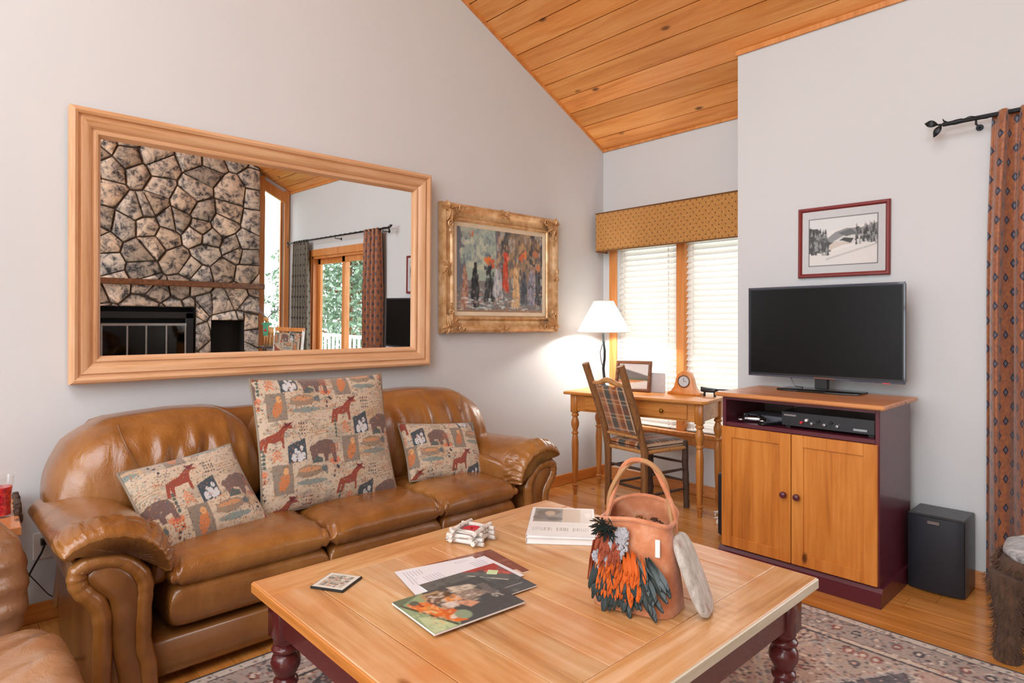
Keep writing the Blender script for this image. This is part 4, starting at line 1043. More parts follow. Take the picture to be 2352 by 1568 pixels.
c.poly([(.18, .10), (.45, .12), (.92, .36), (.95, .50), (.6, .42), (.3, .34), (.16, .22)], '#d8702c'); c.poly([(.35, .18), (.6, .28), (.5, .36), (.3, .28)], '#e08a3c'); c.poly([(.55, .34), (.85, .4), (.8, .56), (.6, .5)], '#c8602a'); c.ell(.78, .42, .05, .08, '#d4cdbf', .4)
c.poly([(.12, .04), (.2, .03), (.98, .32), (.97, .36)], '#3c3a32'); c.ell(.2, .2, .07, .06, '#4d5a50'); c.ell(.3, .24, .05, .03, '#8c2a20')
c.poly([(.05, .35), (.2, .34), (.25, .6), (.06, .62)], '#a98c6a'); c.poly([(.1, .4), (.36, .42), (.34, .72), (.16, .7)], '#5c4430'); c.poly([(.3, .55), (.45, .52), (.48, .82), (.26, .8)], '#d88a44'); c.poly([(.4, .45), (.56, .4), (.6, .6), (.46, .66)], '#b8a898'); c.ell(.5, .55, .08, .08, '#cfc4ba')
c.poly([(.25, .72), (.55, .75), (.5, 1.12), (.3, 1.05)], '#8d7c70'); c.poly([(.05, .75), (.3, .78), (.26, 1.1), (.14, 1.05)], '#c9bca8'); c.poly([(.48, .6), (.7, .7), (.66, .86), (.52, .78)], '#d09878'); c.ell(.8, .52, .12, .1, '#8a9c80')
for q in range(5): c.line((.22+.0*q, 1.12+.026*q), (.6, 1.10+.026*q), .010, '#b8a8a0', .5)
c.ell(.62, 1.12, .05, .03, '#d8cfc4'); c.ell(.62, 1.12, .03, .018, '#55585a'); c.line((.58, 1.17), (.68, 1.2), .02, '#c8c0b4'); c.line((.5, 1.2), (.56, 1.22), .012, '#a8a4a0')
c.specks(260, ['#3c4042', '#55585a'], .02, (.0, .85, 1, 1.3), .3)
c.specks(120, ['#e8a060', '#b8501c', '#f0c090'], .022, (.2, .12, .9, .5), .55, .6); c.specks(90, ['#cdb8a0', '#7a6858', '#e0d4c4'], .02, (.1, .4, .6, 1.0), .5, 1.6); c.specks(60, ['#a8bc8c', '#6f8a62', '#c8d4a8'], .03, (.4, .02, 1, .3), .45, .5)
for q in range(16): c.line((.3+.02*q, .8), (.28+.022*q, 1.0-.006*q), .006, random.choice(['#d8ccbc', '#a08c7c', '#6a5c50']), .6)
c.blur(3)
magazine('magazine', 'glossy magazine with a green and orange cover on top of the pile', 'magazine', (-1.405, 1.103, ZM+.0090), math.radians(-4.5), .232, .302, .005, c)
T = thing('sticky_note', 'small pale green sticky note on the dark magazine', 'note', (-1.508, 1.322, ZM+.0095), rz=math.radians(38)); slab('note_sheet', T, .034, .034, 0, .0008, plain('green_note', '#c3d4a4', .8), .0002)

# ------------------------------------------------------------------ feather bag
BX, BY = -1.070, 1.505
T = thing('feather_basket_bag', 'tan leather basket bag with twig handle and orange and black feathers', 'bag', (BX, BY, TZ), rz=math.radians(19))
t = NT('suede_tan'); n = t.noise(t.coords(), 22, 4, .6); t.base(t.ramp(n, [(.3, '#b36c46'), (.5, '#c67d54'), (.7, '#d49a78')])); t.set(Roughness=.75, Sheen_Weight=.3); t.bump(n, .3, .004); M['suede'] = t.m
def ringpt(a, z):
    # rounded-rectangle cross-section narrowing to the top
    k = z/.26; hw = .120-.018*k; hd = .085-.012*k; e = 3.2
    ca, sa = math.cos(a), math.sin(a); r_ = (abs(ca)**e+abs(sa)**e)**(-1/e)
    wob = .004*math.sin(3*a+z*20)
    zz = z+(-.016*math.cos(2*a)+.016*math.sin(a) if z > .2 else 0)*((z-.2)/.06 if z > .2 else 0)
    return (hw*ca*r_+wob, hd*sa*r_+wob, zz)
P_ = np.array([[ringpt(a, z) for z in np.linspace(.001, .26, 18)] for a in np.linspace(0, 2*PI, 49)])
m = MB(); m.grid(P_); inn = P_*np.array([.95, .93, 1])+np.array([0, 0, .003]); m.grid(inn[:, ::-1])
V0 = [tuple(p) for p in P_[:, -1]]+[tuple(p) for p in inn[:, -1]]; n = len(P_); m.add(V0, [(i, i+1, n+i+1, n+i) for i in range(n-1)])
m.add([tuple(p) for p in P_[:-1, 0]], [tuple(range(48))]); m.add([(p[0], p[1], .012) for p in inn[:-1, 0]], [tuple(range(48))])
m.build('body', 'suede', T, smooth=70)
m = MB(); rim = [ringpt(a, .26) for a in np.linspace(0, 2*PI, 41)[:-1]]; m.tube([(x*1.0, y*1.0, z) for x, y, z in rim], .007, 8, closed=True); m.build('rolled_rim', 'suede', T)
# handle of twisted vine
for q in range(2):
    m = MB(); pts = []
    for i in range(34):
        t_ = i/33; a = PI*(1-t_); x = .098*math.cos(a)*(1 if True else 1); z = .15+.265*math.sin(a)**.8 if 0 < t_ < 1 else .15
        tw = i*.55+q*PI; pts.append((x+.006*math.cos(tw)+.004, -.012+.006*math.sin(tw)+.02*t_, z+.004*math.sin(tw*1.3)))
    m.tube(pts, [.0072]*34, 7); m.build('handle_vine', 'twig' if q == 0 else 'suede', T)
# pine cones inside
CONES = ['dark brown pine cone lowest at the left of the feather bag opening', 'tan pine cone at the middle of the feather bag opening', 'small dark pine cone at the right of the feather bag opening']
for k in range(3):
    m = MB(); cx, cy = -.05+.05*k, .012*math.sin(k*2.3); cz = .222+.006*(k % 3)
    cy -= .005
    for i in range(26):
        a = i*2.4; t_ = i/25; r_ = .024*math.sin(PI*(.1+.85*t_)); p = (cx+r_*math.cos(a), cy+r_*math.sin(a), cz-.022+.044*t_)
        m.puff(p, (.006, .006, .003), 2, 3)
    cn = tag(m.build('pine_cone', plain('cone_brown_%d' % k, ['#6a4228', '#8a5a30', '#4c2e1e', '#a0713c'][k % 4], .6), None), CONES[k], 'pine cone', 'pine cones inside the feather bag')
    cn.matrix_world = T.matrix_basis.copy()
# feathers
def feather(m, root, direc, L, W, nrm, curl=.02):
    d = Vector(direc).normalized(); nn = Vector(nrm).normalized(); side = d.cross(nn).normalized(); V = []; n = 9
    for i in range(n+1):
        t_ = i/n; wd = W*(math.sin(PI*(t_*.9+.06))**.7)*(.55+.6*t_); c_ = Vector(root)+d*L*t_+nn*(.006+curl*t_*t_)
        for u in (-1, 0, 1): V.append(tuple(c_+side*u*wd+nn*(.003*(1-abs(u)))))
    F = []
    for i in range(n):
        for u in (0, 1): F.append((i*3+u, i*3+u+1, i*3+u+4, i*3+u+3))
    m.add(V, F)
M['f_or'] = plain('orange_feather', '#d0621e', .55); M['f_bk'] = plain('black_green_feather', '#22302f', .35); M['f_gy'] = plain('grey_fluff', '#a6a8ae', .8); M['f_rd'] = plain('rust_feather', '#96452a', .6)
def sidept(x, z):   # front surface (y negative)
    a = math.acos(max(-1, min(1, x/.13))); 
    best = min((ringpt(-aa, z) for aa in np.linspace(.02, PI-.02, 60)), key=lambda p: abs(p[0]-x)); return best
rg = random.Random(5)
specs = [('f_bk', 64, (-.10, .055), (.085, .17), .098, .013, 'black feathers', 1.0), ('f_or', 120, (-.118, .03), (.105, .185), .072, .0055, 'orange feathers', .35), ('f_rd', 60, (-.118, -.03), (.15, .232), .045, .006, 'rust feathers', .2), ('f_bk', 110, (-.115, -.045), (.215, .245), .026, .0025, 'black crest feathers', .1)]
for k, (mt, n_, xr, zr, L, W, lb, fan) in enumerate(specs):
    m = MB()
    for q in range(n_):
        x = rg.uniform(*xr); z = rg.uniform(*zr); p = sidept(x, z); dx = fan*(x+.07)*8*rg.uniform(.5, 1.2)+rg.uniform(-.25, .25)
        if k == 3: dx = rg.uniform(-1.2, 1.2); dz = rg.uniform(-1, .7)
        else: dz = -1
        feather(m, (p[0], p[1]-.004-.004*k, z), (dx, -.10, dz), L*rg.uniform(.7, 1.15), W*rg.uniform(.7, 1.2), (0, -1, .15), .012)
    o = m.build('feather_tuft', mt, T, smooth=0); o['label'] = lb; o['kind'] = 'stuff'
m = MB()
for (x, z, s_) in ((-.030, .195, .030), (-.045, .165, .028), (-.020, .222, .020), (-.100, .135, .022), (-.084, .122, .018), (-.058, .140, .018)):
    p = sidept(x, z)
    for q in range(150):
        a, b = rg.uniform(0, 6.28), rg.uniform(-1, 1); r_ = s_*rg.uniform(.2, 1); m.puff((x+r_*math.cos(a)*.9, p[1]-.016-.006*abs(b), z+r_*math.sin(a)), (.004, .003, .005), 2, 2)
o = m.build('downy_fluff', 'f_gy', T); o['label'] = 'grey downy tuft'
m = MB(); p = sidept(.075, .19); m.box((.066, p[1]-.008, .165), (.080, p[1]-.004, .215), .002); m.build('white_tag', 'paper', T, smooth=0)
# fur flap on the right side
m = MB()
def ff(U, X):
    X = X.copy(); t_ = (X[:, 2]+.1)/.2; X[:, 0] += .080*(1-t_)-.020; return X
m.puff((.132, .012, .108), (.017, .066, .104), 3.6, 16, ff)
t = NT('grey_hide'); n = t.noise(t.coords('Object', (1, 1, .5)), 26, 4, .7); t.base(t.ramp(n, [(.34, '#8e6a50'), (.43, '#a39a90'), (.7, '#cfccc6')])); t.set(Roughness=.9, Sheen_Weight=.5); t.bump(n, .8, .01); M['hide'] = t.m
m.build('hide_flap', 'hide', T, smooth=180)
m = MB()
for q in range(26):
    a = rg.uniform(0, 1); x0_ = -.13+.012*rg.random(); p0 = (x0_, -.04+.08*a, .17); m.tube([p0, (x0_-.012, p0[1], .11), (x0_-.014-.008*rg.random(), p0[1], .05+.02*rg.random())], .0022, 4)
m.build('beaded_fringe', 'f_rd', T)

# ================================================================== desk in the corner
ang = math.radians(10.5); DC = Vector((-2.70, 3.865, 0))
DT = thing('writing_desk', 'small honey pine writing desk with turned legs under the window', 'desk', (DC.x, DC.y, 0), rz=ang)
DW, DD, DH = 1.10, .50, .785
m = MB(); R_ = [(-DW/2, -DD/2), (DW/2-.03, -DD/2), (DW/2, -DD/2+.03), (DW/2, DD/2), (-DW/2, DD/2)]
m.prism(R_, 'z', DH-.022, DH, .006); m.build('desktop', 'deskw', DT, smooth=40)
a0, a1, b0, b1 = -DW/2+.045, DW/2-.045, -DD/2+.04, DD/2-.04; az = .125
m = MB(); m.box((a0+.02, b0+.006, DH-.022-az), (a1-.02, b0+.024, DH-.022), .002); m.box((a0+.02, b1-.024, DH-.022-az), (a1-.02, b1-.006, DH-.022), .002); m.box((a0+.006, b0+.02, DH-.022-az), (a0+.024, b1-.02, DH-.022), .002); m.box((a1-.024, b0+.02, DH-.022-az), (a1-.006, b1-.02, DH-.022), .002)
m.build('apron', 'deskw', DT, smooth=0)
for cx in (-.21, .23):
    m = MB(); m.box((cx-.175, b0-.006, DH-.022-az+.014), (cx+.175, b0+.004, DH-.034), .003); dr = m.build('drawer', 'deskw', DT, smooth=0)
    m = MB(); m.lathe([(.005, 0), (.006, .012), (.014, .018), (.015, .024), (.010, .03), (.002, .031)], 16, (cx, b0-.006, DH-.022-az/2), rot=Matrix.Rotation(PI/2, 3, 'X')); m.build('knob', 'brass', dr)
DLP = [(.013, 0), (.016, .03), (.022, .05), (.015, .058), (.024, .066), (.024, .074), (.014, .082), (.018, .10), (.024, .22), (.027, .38), (.022, .44), (.018, .452), (.027, .46), (.027, .47), (.018, .478), (.02, .49), (.030, .52), (.031, .545), (.022, .575), (.018, .585), (.029, .595), (.029, .605), (.022, .612), (.025, .62)]
for x in (a0+.022, a1-.022):
    for y in (b0+.022, b1-.022):
        m = MB(); m.lathe([(r_, z*1.01) for r_, z in DLP], 22, (x, y, 0)); m.box((x-.027, y-.027, .626), (x+.027, y+.027, DH-.022), .003); m.build('leg', 'deskz', DT, smooth=50)

# ------------------------------------------------------------------ hickory chair
CT = thing('hickory_chair', 'rustic bark-covered hickory chair with plaid seat and back at the desk', 'chair', (-2.59, 3.74, 0))
pA, pB, pC, pD = (-2.805, 3.57), (-2.461, 3.522), (-2.374, 3.908), (-2.705, 3.95)
def post(bot, top, r0, r1, mat, zs=1.0, seed=0, nm='leg'):
    rg = random.Random(seed); m = MB(); n = 12; pts = []; rr = []
    for i in range(n+1):
        t_ = i/n; k = max(0, (t_-.40)/.60)**1.3 if nm == 'back_post' else t_
        pts.append((bot[0]+(top[0]-bot[0])*k+rg.uniform(-.003, .003), bot[1]+(top[1]-bot[1])*k+rg.uniform(-.003, .003), top[2]*t_)); rr.append(r0+(r1-r0)*t_+rg.uniform(-.0015, .0015))
    m.tube(pts, rr, 10); return m.build(nm, mat, CT, world=True, smooth=60)
t = NT('bark_fading_up'); v = t.coords('Object', (20, 20, 3)); n = t.noise(v, 2, 4, .6); M['barkpost'] = wood('chair_post_bark', '#8e6238', '#54341f', '#24150f', 'z', .55, 2.2, grain=2, knots=False)
post(pA, (-2.865, 3.385, 1.02), .025, .027, 'barkpost', seed=1, nm='back_post'); post(pB, (-2.523, 3.335, 1.02), .025, .027, 'barkpost', seed=2, nm='back_post')
post(pC, (pC[0]-.01, pC[1]-.01, .475), .022, .022, 'barkd', seed=3, nm='front_leg'); post(pD, (pD[0]+.005, pD[1]-.01, .475), .022, .022, 'barkd', seed=4, nm='front_leg')  # front legs and rungs coloured darker, shade low on the chair painted in
def rung(p, q, zp, zq, r=.010, mat='barkd', sag=0):
    m = MB(); mid = ((p[0]+q[0])/2+random.uniform(-.004, .004), (p[1]+q[1])/2, (zp+zq)/2+sag); m.tube([(p[0], p[1], zp), mid, (q[0], q[1], zq)], [r*.8, r*1.15, r*.8], 8); m.build('rung', mat, CT, world=True, smooth=60)
for (p, q, zs) in ((pA, pB, (.17, .30)), (pB, pC, (.13, .27)), (pA, pD, (.15, .28)), (pD, pC, (.18, .31))):
    for z in zs: rung(p, q, z, z+.008)
lean = lambda z: max(0, (z/1.02-.40)/.60)**1.3
def bp_(k, z): return (pA[0]+(pB[0]-pA[0])*k-.061*lean(z), (pA[1]+(pB[1]-pA[1])*k)-.186*lean(z), z)
m = MB(); pts = [bp_(k, .885+.028*math.sin(PI*k)**2-.012*math.sin(2*PI*k)**2) for k in np.linspace(0.02, .98, 13)]; m.tube(pts, [.013+.007*math.sin(PI*k) for k in np.linspace(0, 1, 13)], 10); m.build('top_rail', 'barkl', CT, world=True)
m = MB(); m.tube([bp_(k, .525) for k in np.linspace(.02, .98, 5)], .011, 8); m.build('lower_rail', 'barkl', CT, world=True)
# plaid by canvas
def plaid(nx=120, ny=120):
    c = Cv(1, 1, nx, ny, '#a8642e')
    for u, w_, cc, k in ((.05, .14, '#a66a3a', .8), (.30, .17, '#4c5450', .92), (.62, .12, '#94501f', .9), (.80, .15, '#4a504e', .92)):
        c.rect(u, 0, u+w_, 1, cc, k)
    for v_, w_, cc, k in ((.12, .10, '#4f4a40', .5), (.42, .14, '#7c3f18', .5), (.75, .10, '#3f423e', .5)): c.rect(0, v_, 1, v_+w_, cc, k)
    for u in (.02, .22, .26, .50, .55, .76, .98): c.rect(u, 0, u+.022, 1, '#cbb59a', .85)
    for v_ in (.05, .30, .38, .62, .70, .92): c.rect(0, v_, 1, v_+.018, '#c8ae90', .7)
    c.noise(.08); return c
pl = plaid()
n = 60; K, Z = np.meshgrid(np.linspace(.12, .88, n), np.linspace(.55, .865, n), indexing='ij')
lz = np.clip((Z/1.02-.40)/.60, 0, 1)**1.3
X = pA[0]+(pB[0]-pA[0])*K-.061*lz; Y = pA[1]+(pB[1]-pA[1])*K-.186*lz
kk = (K-.5)/.38; zk = (Z-.7075)/.1575; bul = .016*(np.clip(1-kk**6, 0, 1)*np.clip(1-zk**6, 0, 1))**.5
Vf = np.stack([X, Y-bul-.002, Z], -1).reshape(-1, 3); Vb = np.stack([X, Y+bul+.006, Z], -1).reshape(-1, 3)
L = np.array(CT.matrix_basis.inverted())
o = npmesh('backrest', np.concatenate([Vf, Vb])+L[:3, 3], np.concatenate([gridfaces(n, n), gridfaces(n, n, n*n, True)]), 'tap', CT)
me = o.data; uvv = np.stack([(K-.12)/.76, (Z-.55)/.315], -1).reshape(-1, 2); cc = np.ones((2*n*n, 4)); cc[:, :3] = pl.sample(np.tile(uvv[:, 0], 2), np.tile(uvv[:, 1], 2)); me.color_attributes.new('Col', 'FLOAT_COLOR', 'POINT').data.foreach_set('color', cc.ravel())
S, Q = np.meshgrid(np.linspace(0, 1, n), np.linspace(0, 1, n), indexing='ij')
a_, b_, c_, d_ = [np.array(p) for p in (pA, pB, pC, pD)]
XY = ((1-S)*(1-Q))[..., None]*a_+(S*(1-Q))[..., None]*b_+(S*Q)[..., None]*c_+((1-S)*Q)[..., None]*d_
bul = (np.clip(1-(2*S-1)**6, 0, 1)*np.clip(1-(2*Q-1)**6, 0, 1))**.5; cen = XY.mean((0, 1)); XY = cen+(XY-cen)*(1.0+.03*bul[..., None])
Vt = np.concatenate([XY, (.462+.035*bul)[..., None]], -1).reshape(-1, 3); Vb = np.concatenate([XY, (.456-.03*bul)[..., None]], -1).reshape(-1, 3)
o = npmesh('seat', np.concatenate([Vt, Vb])+L[:3, 3], np.concatenate([gridfaces(n, n), gridfaces(n, n, n*n, True)]), 'tap', CT)
cc[:, :3] = pl.sample(np.tile(S.ravel(), 2), np.tile(Q.ravel(), 2)); o.data.color_attributes.new('Col', 'FLOAT_COLOR', 'POINT').data.foreach_set('color', cc.ravel())
for p, q in ((pA, pB), (pB, pC), (pC, pD), (pD, pA)): 
    m = MB(); m.tube([(p[0], p[1], .425), (q[0], q[1], .428)], .014, 8); m.build('seat_rail', 'barkl', CT, world=True)

# ------------------------------------------------------------------ lamp on the desk
LT = thing('table_lamp', 'table lamp with a white cone shade and twisted branch stem on the desk', 'lamp', (-3.115, 3.905, DH), group=None)
m = MB(); m.lathe([(.075, 0), (.078, .008), (.06, .018), (.02, .028), (.012, .04)], 24); m.build('base', 'iron', LT)
m = MB(); pts = [(0, 0, .03), (.006, .0, .09), (-.006, .004, .16), (.010, 0, .24), (.014, -.004, .30), (.0, 0, .36), (-.004, 0, .42), (0, 0, .52)]; m.tube(pts, [.012, .011, .011, .010, .010, .009, .008, .007], 8); m.tube([(.0, 0, .36), (.02, -.01, .375), (.034, -.012, .372)], [.004, .003, .0015], 6); m.tube([(-.006, .004, .16), (-.026, .0, .22), (-.03, -.005, .29), (-.012, 0, .35)], .003, 6); m.build('stem', 'iron', LT)
t = NT('lamp_shade_linen'); t.base('#f1efe6'); t.set(Roughness=.8); tl = t.n('ShaderNodeBsdfTranslucent'); tl.inputs[0].default_value = (.95, .93, .9, 1); mx = t.n('ShaderNodeMixShader'); mx.inputs[0].default_value = .5
t.l(t.b.outputs[0], mx.inputs[1]); t.l(tl.outputs[0], mx.inputs[2]); t.l(mx.outputs[0], t.t.nodes['Material Output'].inputs[0]); M['shade'] = t.m
m = MB(); z0, z1 = 1.232-DH, 1.478-DH
for r0_, r1_ in ((.212, .078), (.210, .076)):
    V = [(r_*math.cos(2*PI*k/40), r_*math.sin(2*PI*k/40), z) for r_, z in ((r0_, z0), (r1_, z1)) for k in range(40)]; m.add(V, [(k, (k+1) % 40, 40+(k+1) % 40, 40+k) for k in range(40)])
sh = m.build('lamp_shade', 'shade', LT)
m = MB(); m.tube([(.211*math.cos(a), .211*math.sin(a), z0) for a in np.linspace(0, 2*PI, 41)[:-1]], .003, 6, closed=True); m.build('bottom_trim_ring', 'white', sh); m = MB(); m.tube([(.077*math.cos(a), .077*math.sin(a), z1) for a in np.linspace(0, 2*PI, 31)[:-1]], .003, 6, closed=True)
for a in (0, 2.09, 4.19): m.tube([(.077*math.cos(a), .077*math.sin(a), z1), (0, 0, z1-.015)], .0015, 5)
m.build('top_trim_ring', 'white', sh)
m = MB(); m.puff((0, 0, .575), (.03, .03, .042), 2, 8); t = NT('bulb_glow'); t.set(Emission_Strength=6); t.b.inputs['Emission Color'].default_value = (1, .93, .82, 1); t.base('#fff4e0'); m.build('bulb', t.m, LT)
l = bpy.data.lights.new('lamp_bulb_light', 'POINT'); l.energy = 38; l.color = (1, .95, .88); l.shadow_soft_size = .04; lo = bpy.data.objects.new('lamp_bulb_light', l); C.objects.link(lo); lo.location = (-3.115, 3.905, DH+.54)

# ------------------------------------------------------------------ small things on the desk
T = thing('framed_photograph', 'tilted wooden framed landscape picture standing on the desk behind the chair', 'picture frame', (-2.835, 3.90, DH), rot=(math.radians(-12), 0, math.radians(14)))
frame('frame', .285, .235, [(0, 0), (0, .016), (.004, .02), (.018, .02), (.024, .014), (.026, .006)], M['brownframe'], T)
c = Cv(1, .8, 70, 56, '#dedfe0'); c.poly([(0, .3), (1, .3), (1, .42), (.5, .55), (0, .68)], '#6e6a6a'); c.rect(0, .26, 1, .34, '#5a6450'); c.poly([(0, .16), (.6, .2), (1, .27), (.0, .27)], '#c8864c'); c.blur(2)
flatpic('print', .24, .19, c, 'print', T, y=-.008).location = (0, 0, .022)
m = MB(); m.box((-.12, -.006, .02), (.12, 0, .215)); m.tube([(0, 0, .15), (0, .075, .017)], .004, 6); m.build('easel_back', 'barkd', T, smooth=0)
T = thing('greeting_card', 'plain grey-white card standing between the picture frame and the clock', 'card', (-2.665, 3.985, DH), rz=math.radians(12))
m = MB(); m.box((-.06, -.002, 0), (.06, 0, .145)); m.box((-.06, 0, 0), (-.058, .05, .145)); m.build('folded_card', plain('card_stock', '#c9cbd0', .7), T, smooth=0)
T = thing('mantel_clock', 'small arched pine clock with a round face on the desk', 'clock', (-2.44, 4.0, DH), rz=math.radians(10))
pf = [(-.125, 0), (.125, 0), (.125, .018), (.10, .026), (.075, .06), (.06, .12), (.045, .155), (.02, .172), (-.02, .172), (-.045, .155), (-.06, .12), (-.075, .06), (-.10, .026), (-.125, .018)]
m = MB(); m.prism([(x, z) for x, z in pf], 'y', -.03, .03, .004); 
# prism on 'y' expects (x,z)
m.build('case', 'pine', T, smooth=40)
m = MB(); m.lathe([(.046, 0), (.046, .006), (.040, .008), (.038, .004)], 28, (0, -.03, .098), rot=Matrix.Rotation(PI/2, 3, 'X')); dl = m.build('bezel', M['brownframe'], T)
m = MB(); m.lathe([(.037, 0), (.037, .003), (.001, .0035)], 28, (0, -.032, .098), rot=Matrix.Rotation(PI/2, 3, 'X')); m.build('dial', plain('pale_dial', '#c9cdd2', .35), T)
m = MB(); m.box((-.0012, -.038, .098), (.0012, -.0365, .125)); m.box((0, -.038, .0968), (.02, -.0365, .0992)); m.build('hands', 'black', T, smooth=0)
T = thing('desk_gadget', 'small black gadget with a long thin arm at the right end of the desk', 'gadget', (-2.262, 4.02, DH), rz=math.radians(10))
m = MB(); m.puff((0, 0, .045), (.06, .03, .016), 3.5, 8); m.build('body', 'black', T, smooth=180)
for x in (-.035, .04): 
    m = MB(); m.tube([(x, 0, 0), (x*.9, 0, .04)], [.009, .007], 8); m.build('foot', 'black', T)
m = MB(); m.tube([(-.06, 0, .06), (.06, -.01, .052), (.16, -.02, .058), (.235, -.02, .066)], [.007, .006, .003, .002], 8); m.build('arm', 'black', T)

# ================================================================== television cabinet
KX0, KX1, KY0, KY1 = -1.712, -.935, 3.185, 3.66
T = thing('television_cabinet', 'pine cabinet with two panelled doors and dark burgundy sides under the television', 'cabinet', ((KX0+KX1)/2, (KY0+KY1)/2, 0))
m = MB(); m.box((KX0-.028, KY0-.04, .904), (KX1+.03, KY1+.02, .926), .006); m.build('top', 'pinex', T, world=True, smooth=0)
m = MB(); m.box((KX0, KY0, .06), (KX0+.02, KY1, .904), .002); m.build('side_panel', 'burgundy', T, world=True, smooth=0)
m = MB(); m.box((KX1-.02, KY0, .06), (KX1, KY1, .904), .002); m.build('side_panel', 'burgundy', T, world=True, smooth=0)
m = MB(); m.box((KX0+.02, KY0+.003, .742), (KX1-.02, KY1-.01, .764), .002); m.build('shelf', 'burgundy', T, world=True, smooth=0)
m = MB(); m.box((KX0+.02, KY0, .886), (KX1-.02, KY0+.02, .904)); m.build('top_rail', 'burgundy', T, world=True, smooth=0)
m = MB(); m.box((KX0+.02, KY1-.008, .06), (KX1-.02, KY1, .764)); m.box((KX0+.02, KY1-.008, .764), (KX0+.19, KY1, .904)); m.build('back_panel', 'barkd', T, world=True, smooth=0)
m = MB(); m.box((KX0+.02, KY0+.02, .06), (KX1-.02, KY1-.01, .078)); m.build('bottom_panel', 'burgundy', T, world=True, smooth=0)
m = MB(); m.prism([(KY0-.03, 0), (KY1, 0), (KY1, .085), (KY0-.004, .085), (KY0-.016, .066), (KY0-.03, .058)], 'x', KX0-.016, KX1+.014); m.build('plinth', 'burgundy', T, world=True, smooth=0)
mid = (KX0+KX1)/2-.008
for a, b, kx in ((KX0+.004, mid-.002, mid-.032), (mid+.002, KX1-.006, mid+.034)):
    z0, z1 = .092, .742; y0, y1 = KY0-.02, KY0-.001; fw = .058
    m = MB(); m.box((a, y0, z0), (a+fw, y1, z1), .002); m.box((b-fw, y0, z0), (b, y1, z1), .002); m.box((a+fw, y0+.0005, z0), (b-fw, y1, z0+fw), .002); m.box((a+fw, y0+.0005, z1-fw), (b-fw, y1, z1), .002)
    D = m.build('door', 'pine', T, world=True, smooth=0)
    def chw(mb, nm, mat, **k):
        L = (T.matrix_basis).inverted(); mb.v = [tuple(L @ Vector(p)) for p in mb.v]; return mb.build(nm, mat, D, **k)
    m = MB(); m.box((a+fw-.002, y0+.009, z0+fw-.002), (b-fw+.002, y1-.002, z1-fw+.002)); chw(m, 'door_panel', 'pine', smooth=0)
    m = MB(); m.lathe([(.008, 0), (.008, .008), (.016, .014), (.0175, .022), (.014, .030), (.004, .034)], 18, (kx, y0, .435), rot=Matrix.Rotation(PI/2, 3, 'X')); chw(m, 'knob', 'burgundy')

# things inside the open shelf
T = thing('cable_box', 'black receiver box with knobs and jacks in the cabinet shelf', 'receiver', (-1.19, 3.37, .7645))
m = MB(); m.box((-.215, -.14, .010), (.225, .13, .085), .003); m.build('case', 'black', T, smooth=0)
m = MB(); m.box((-.213, -.147, .012), (.223, -.139, .083), .002); m.build('front_panel', plain('charcoal_face', '#2b2e33', .3), T, smooth=0)
for k, x in enumerate((-.11, -.085, -.06, -.03, 0, .03, .06)):
    m = MB(); m.lathe([(.0075, 0), (.007, .014), (.001, .0145)], 12, (x, -.147, .05 if k % 2 else .036), rot=Matrix.Rotation(PI/2, 3, 'X')); m.build('jack', ['red', 'paper', 'steel', 'black', 'steel', 'black', 'steel'][k], T)
m = MB(); m.box((.13, -.149, .024), (.19, -.147, .034)); m.build('display', plain('pale_label', '#9aa4a6', .4), T, smooth=0)
m = MB(); m.box((-.2, -.149, .062), (-.14, -.147, .070)); m.build('name_strip', 'steel', T, smooth=0)
for x in (-.19, .2):
    for y in (-.11, .1): m = MB(); m.box((x-.012, y-.012, 0), (x+.012, y+.012, .011)); m.build('foot', 'black', T, smooth=0)
T = thing('game_controller', 'silver game controller lying at the left of the cabinet shelf', 'controller', (-1.585, 3.285, .7645), rz=.25)
m = MB(); m.puff((0, 0, .018), (.06, .032, .016), 2.8, 10); m.puff((-.055, -.022, .014), (.022, .036, .013), 2.2, 8); m.puff((.055, -.022, .014), (.022, .036, .013), 2.2, 8); m.build('body', 'steel', T)
for x in (-.03, .03): m = MB(); m.lathe([(.010, .028), (.010, .036), (.012, .04), (.002, .041)], 12, (x, -.006, 0)); m.build('thumb_stick', 'black', T)
T = thing('disc_player', 'flat pale silver disc player behind the controller in the cabinet shelf', 'player', (-1.56, 3.42, .7645)); m = MB(); m.box((-.11, -.08, .0), (.11, .08, .032), .004); m.build('case', 'greyp', T, smooth=0); m = MB(); m.box((-.10, -.082, .012), (.02, -.080, .018)); m.build('disc_slot', 'black', T, smooth=0)
T = thing('remote_control', 'black remote control lying beside the receiver in the cabinet shelf', 'remote', (-1.465, 3.25, .7645), rz=-.5); m = MB(); m.box((-.022, -.075, 0), (.022, .075, .016), .005); m.build('body', 'black', T, smooth=40)
for k in range(8): m = MB(); m.box((-.012+.016*(k % 2), -.05+.022*(k//2), .0155), (-.004+.016*(k % 2), -.042+.022*(k//2), .018)); m.build('button', 'greyp', T, smooth=0)

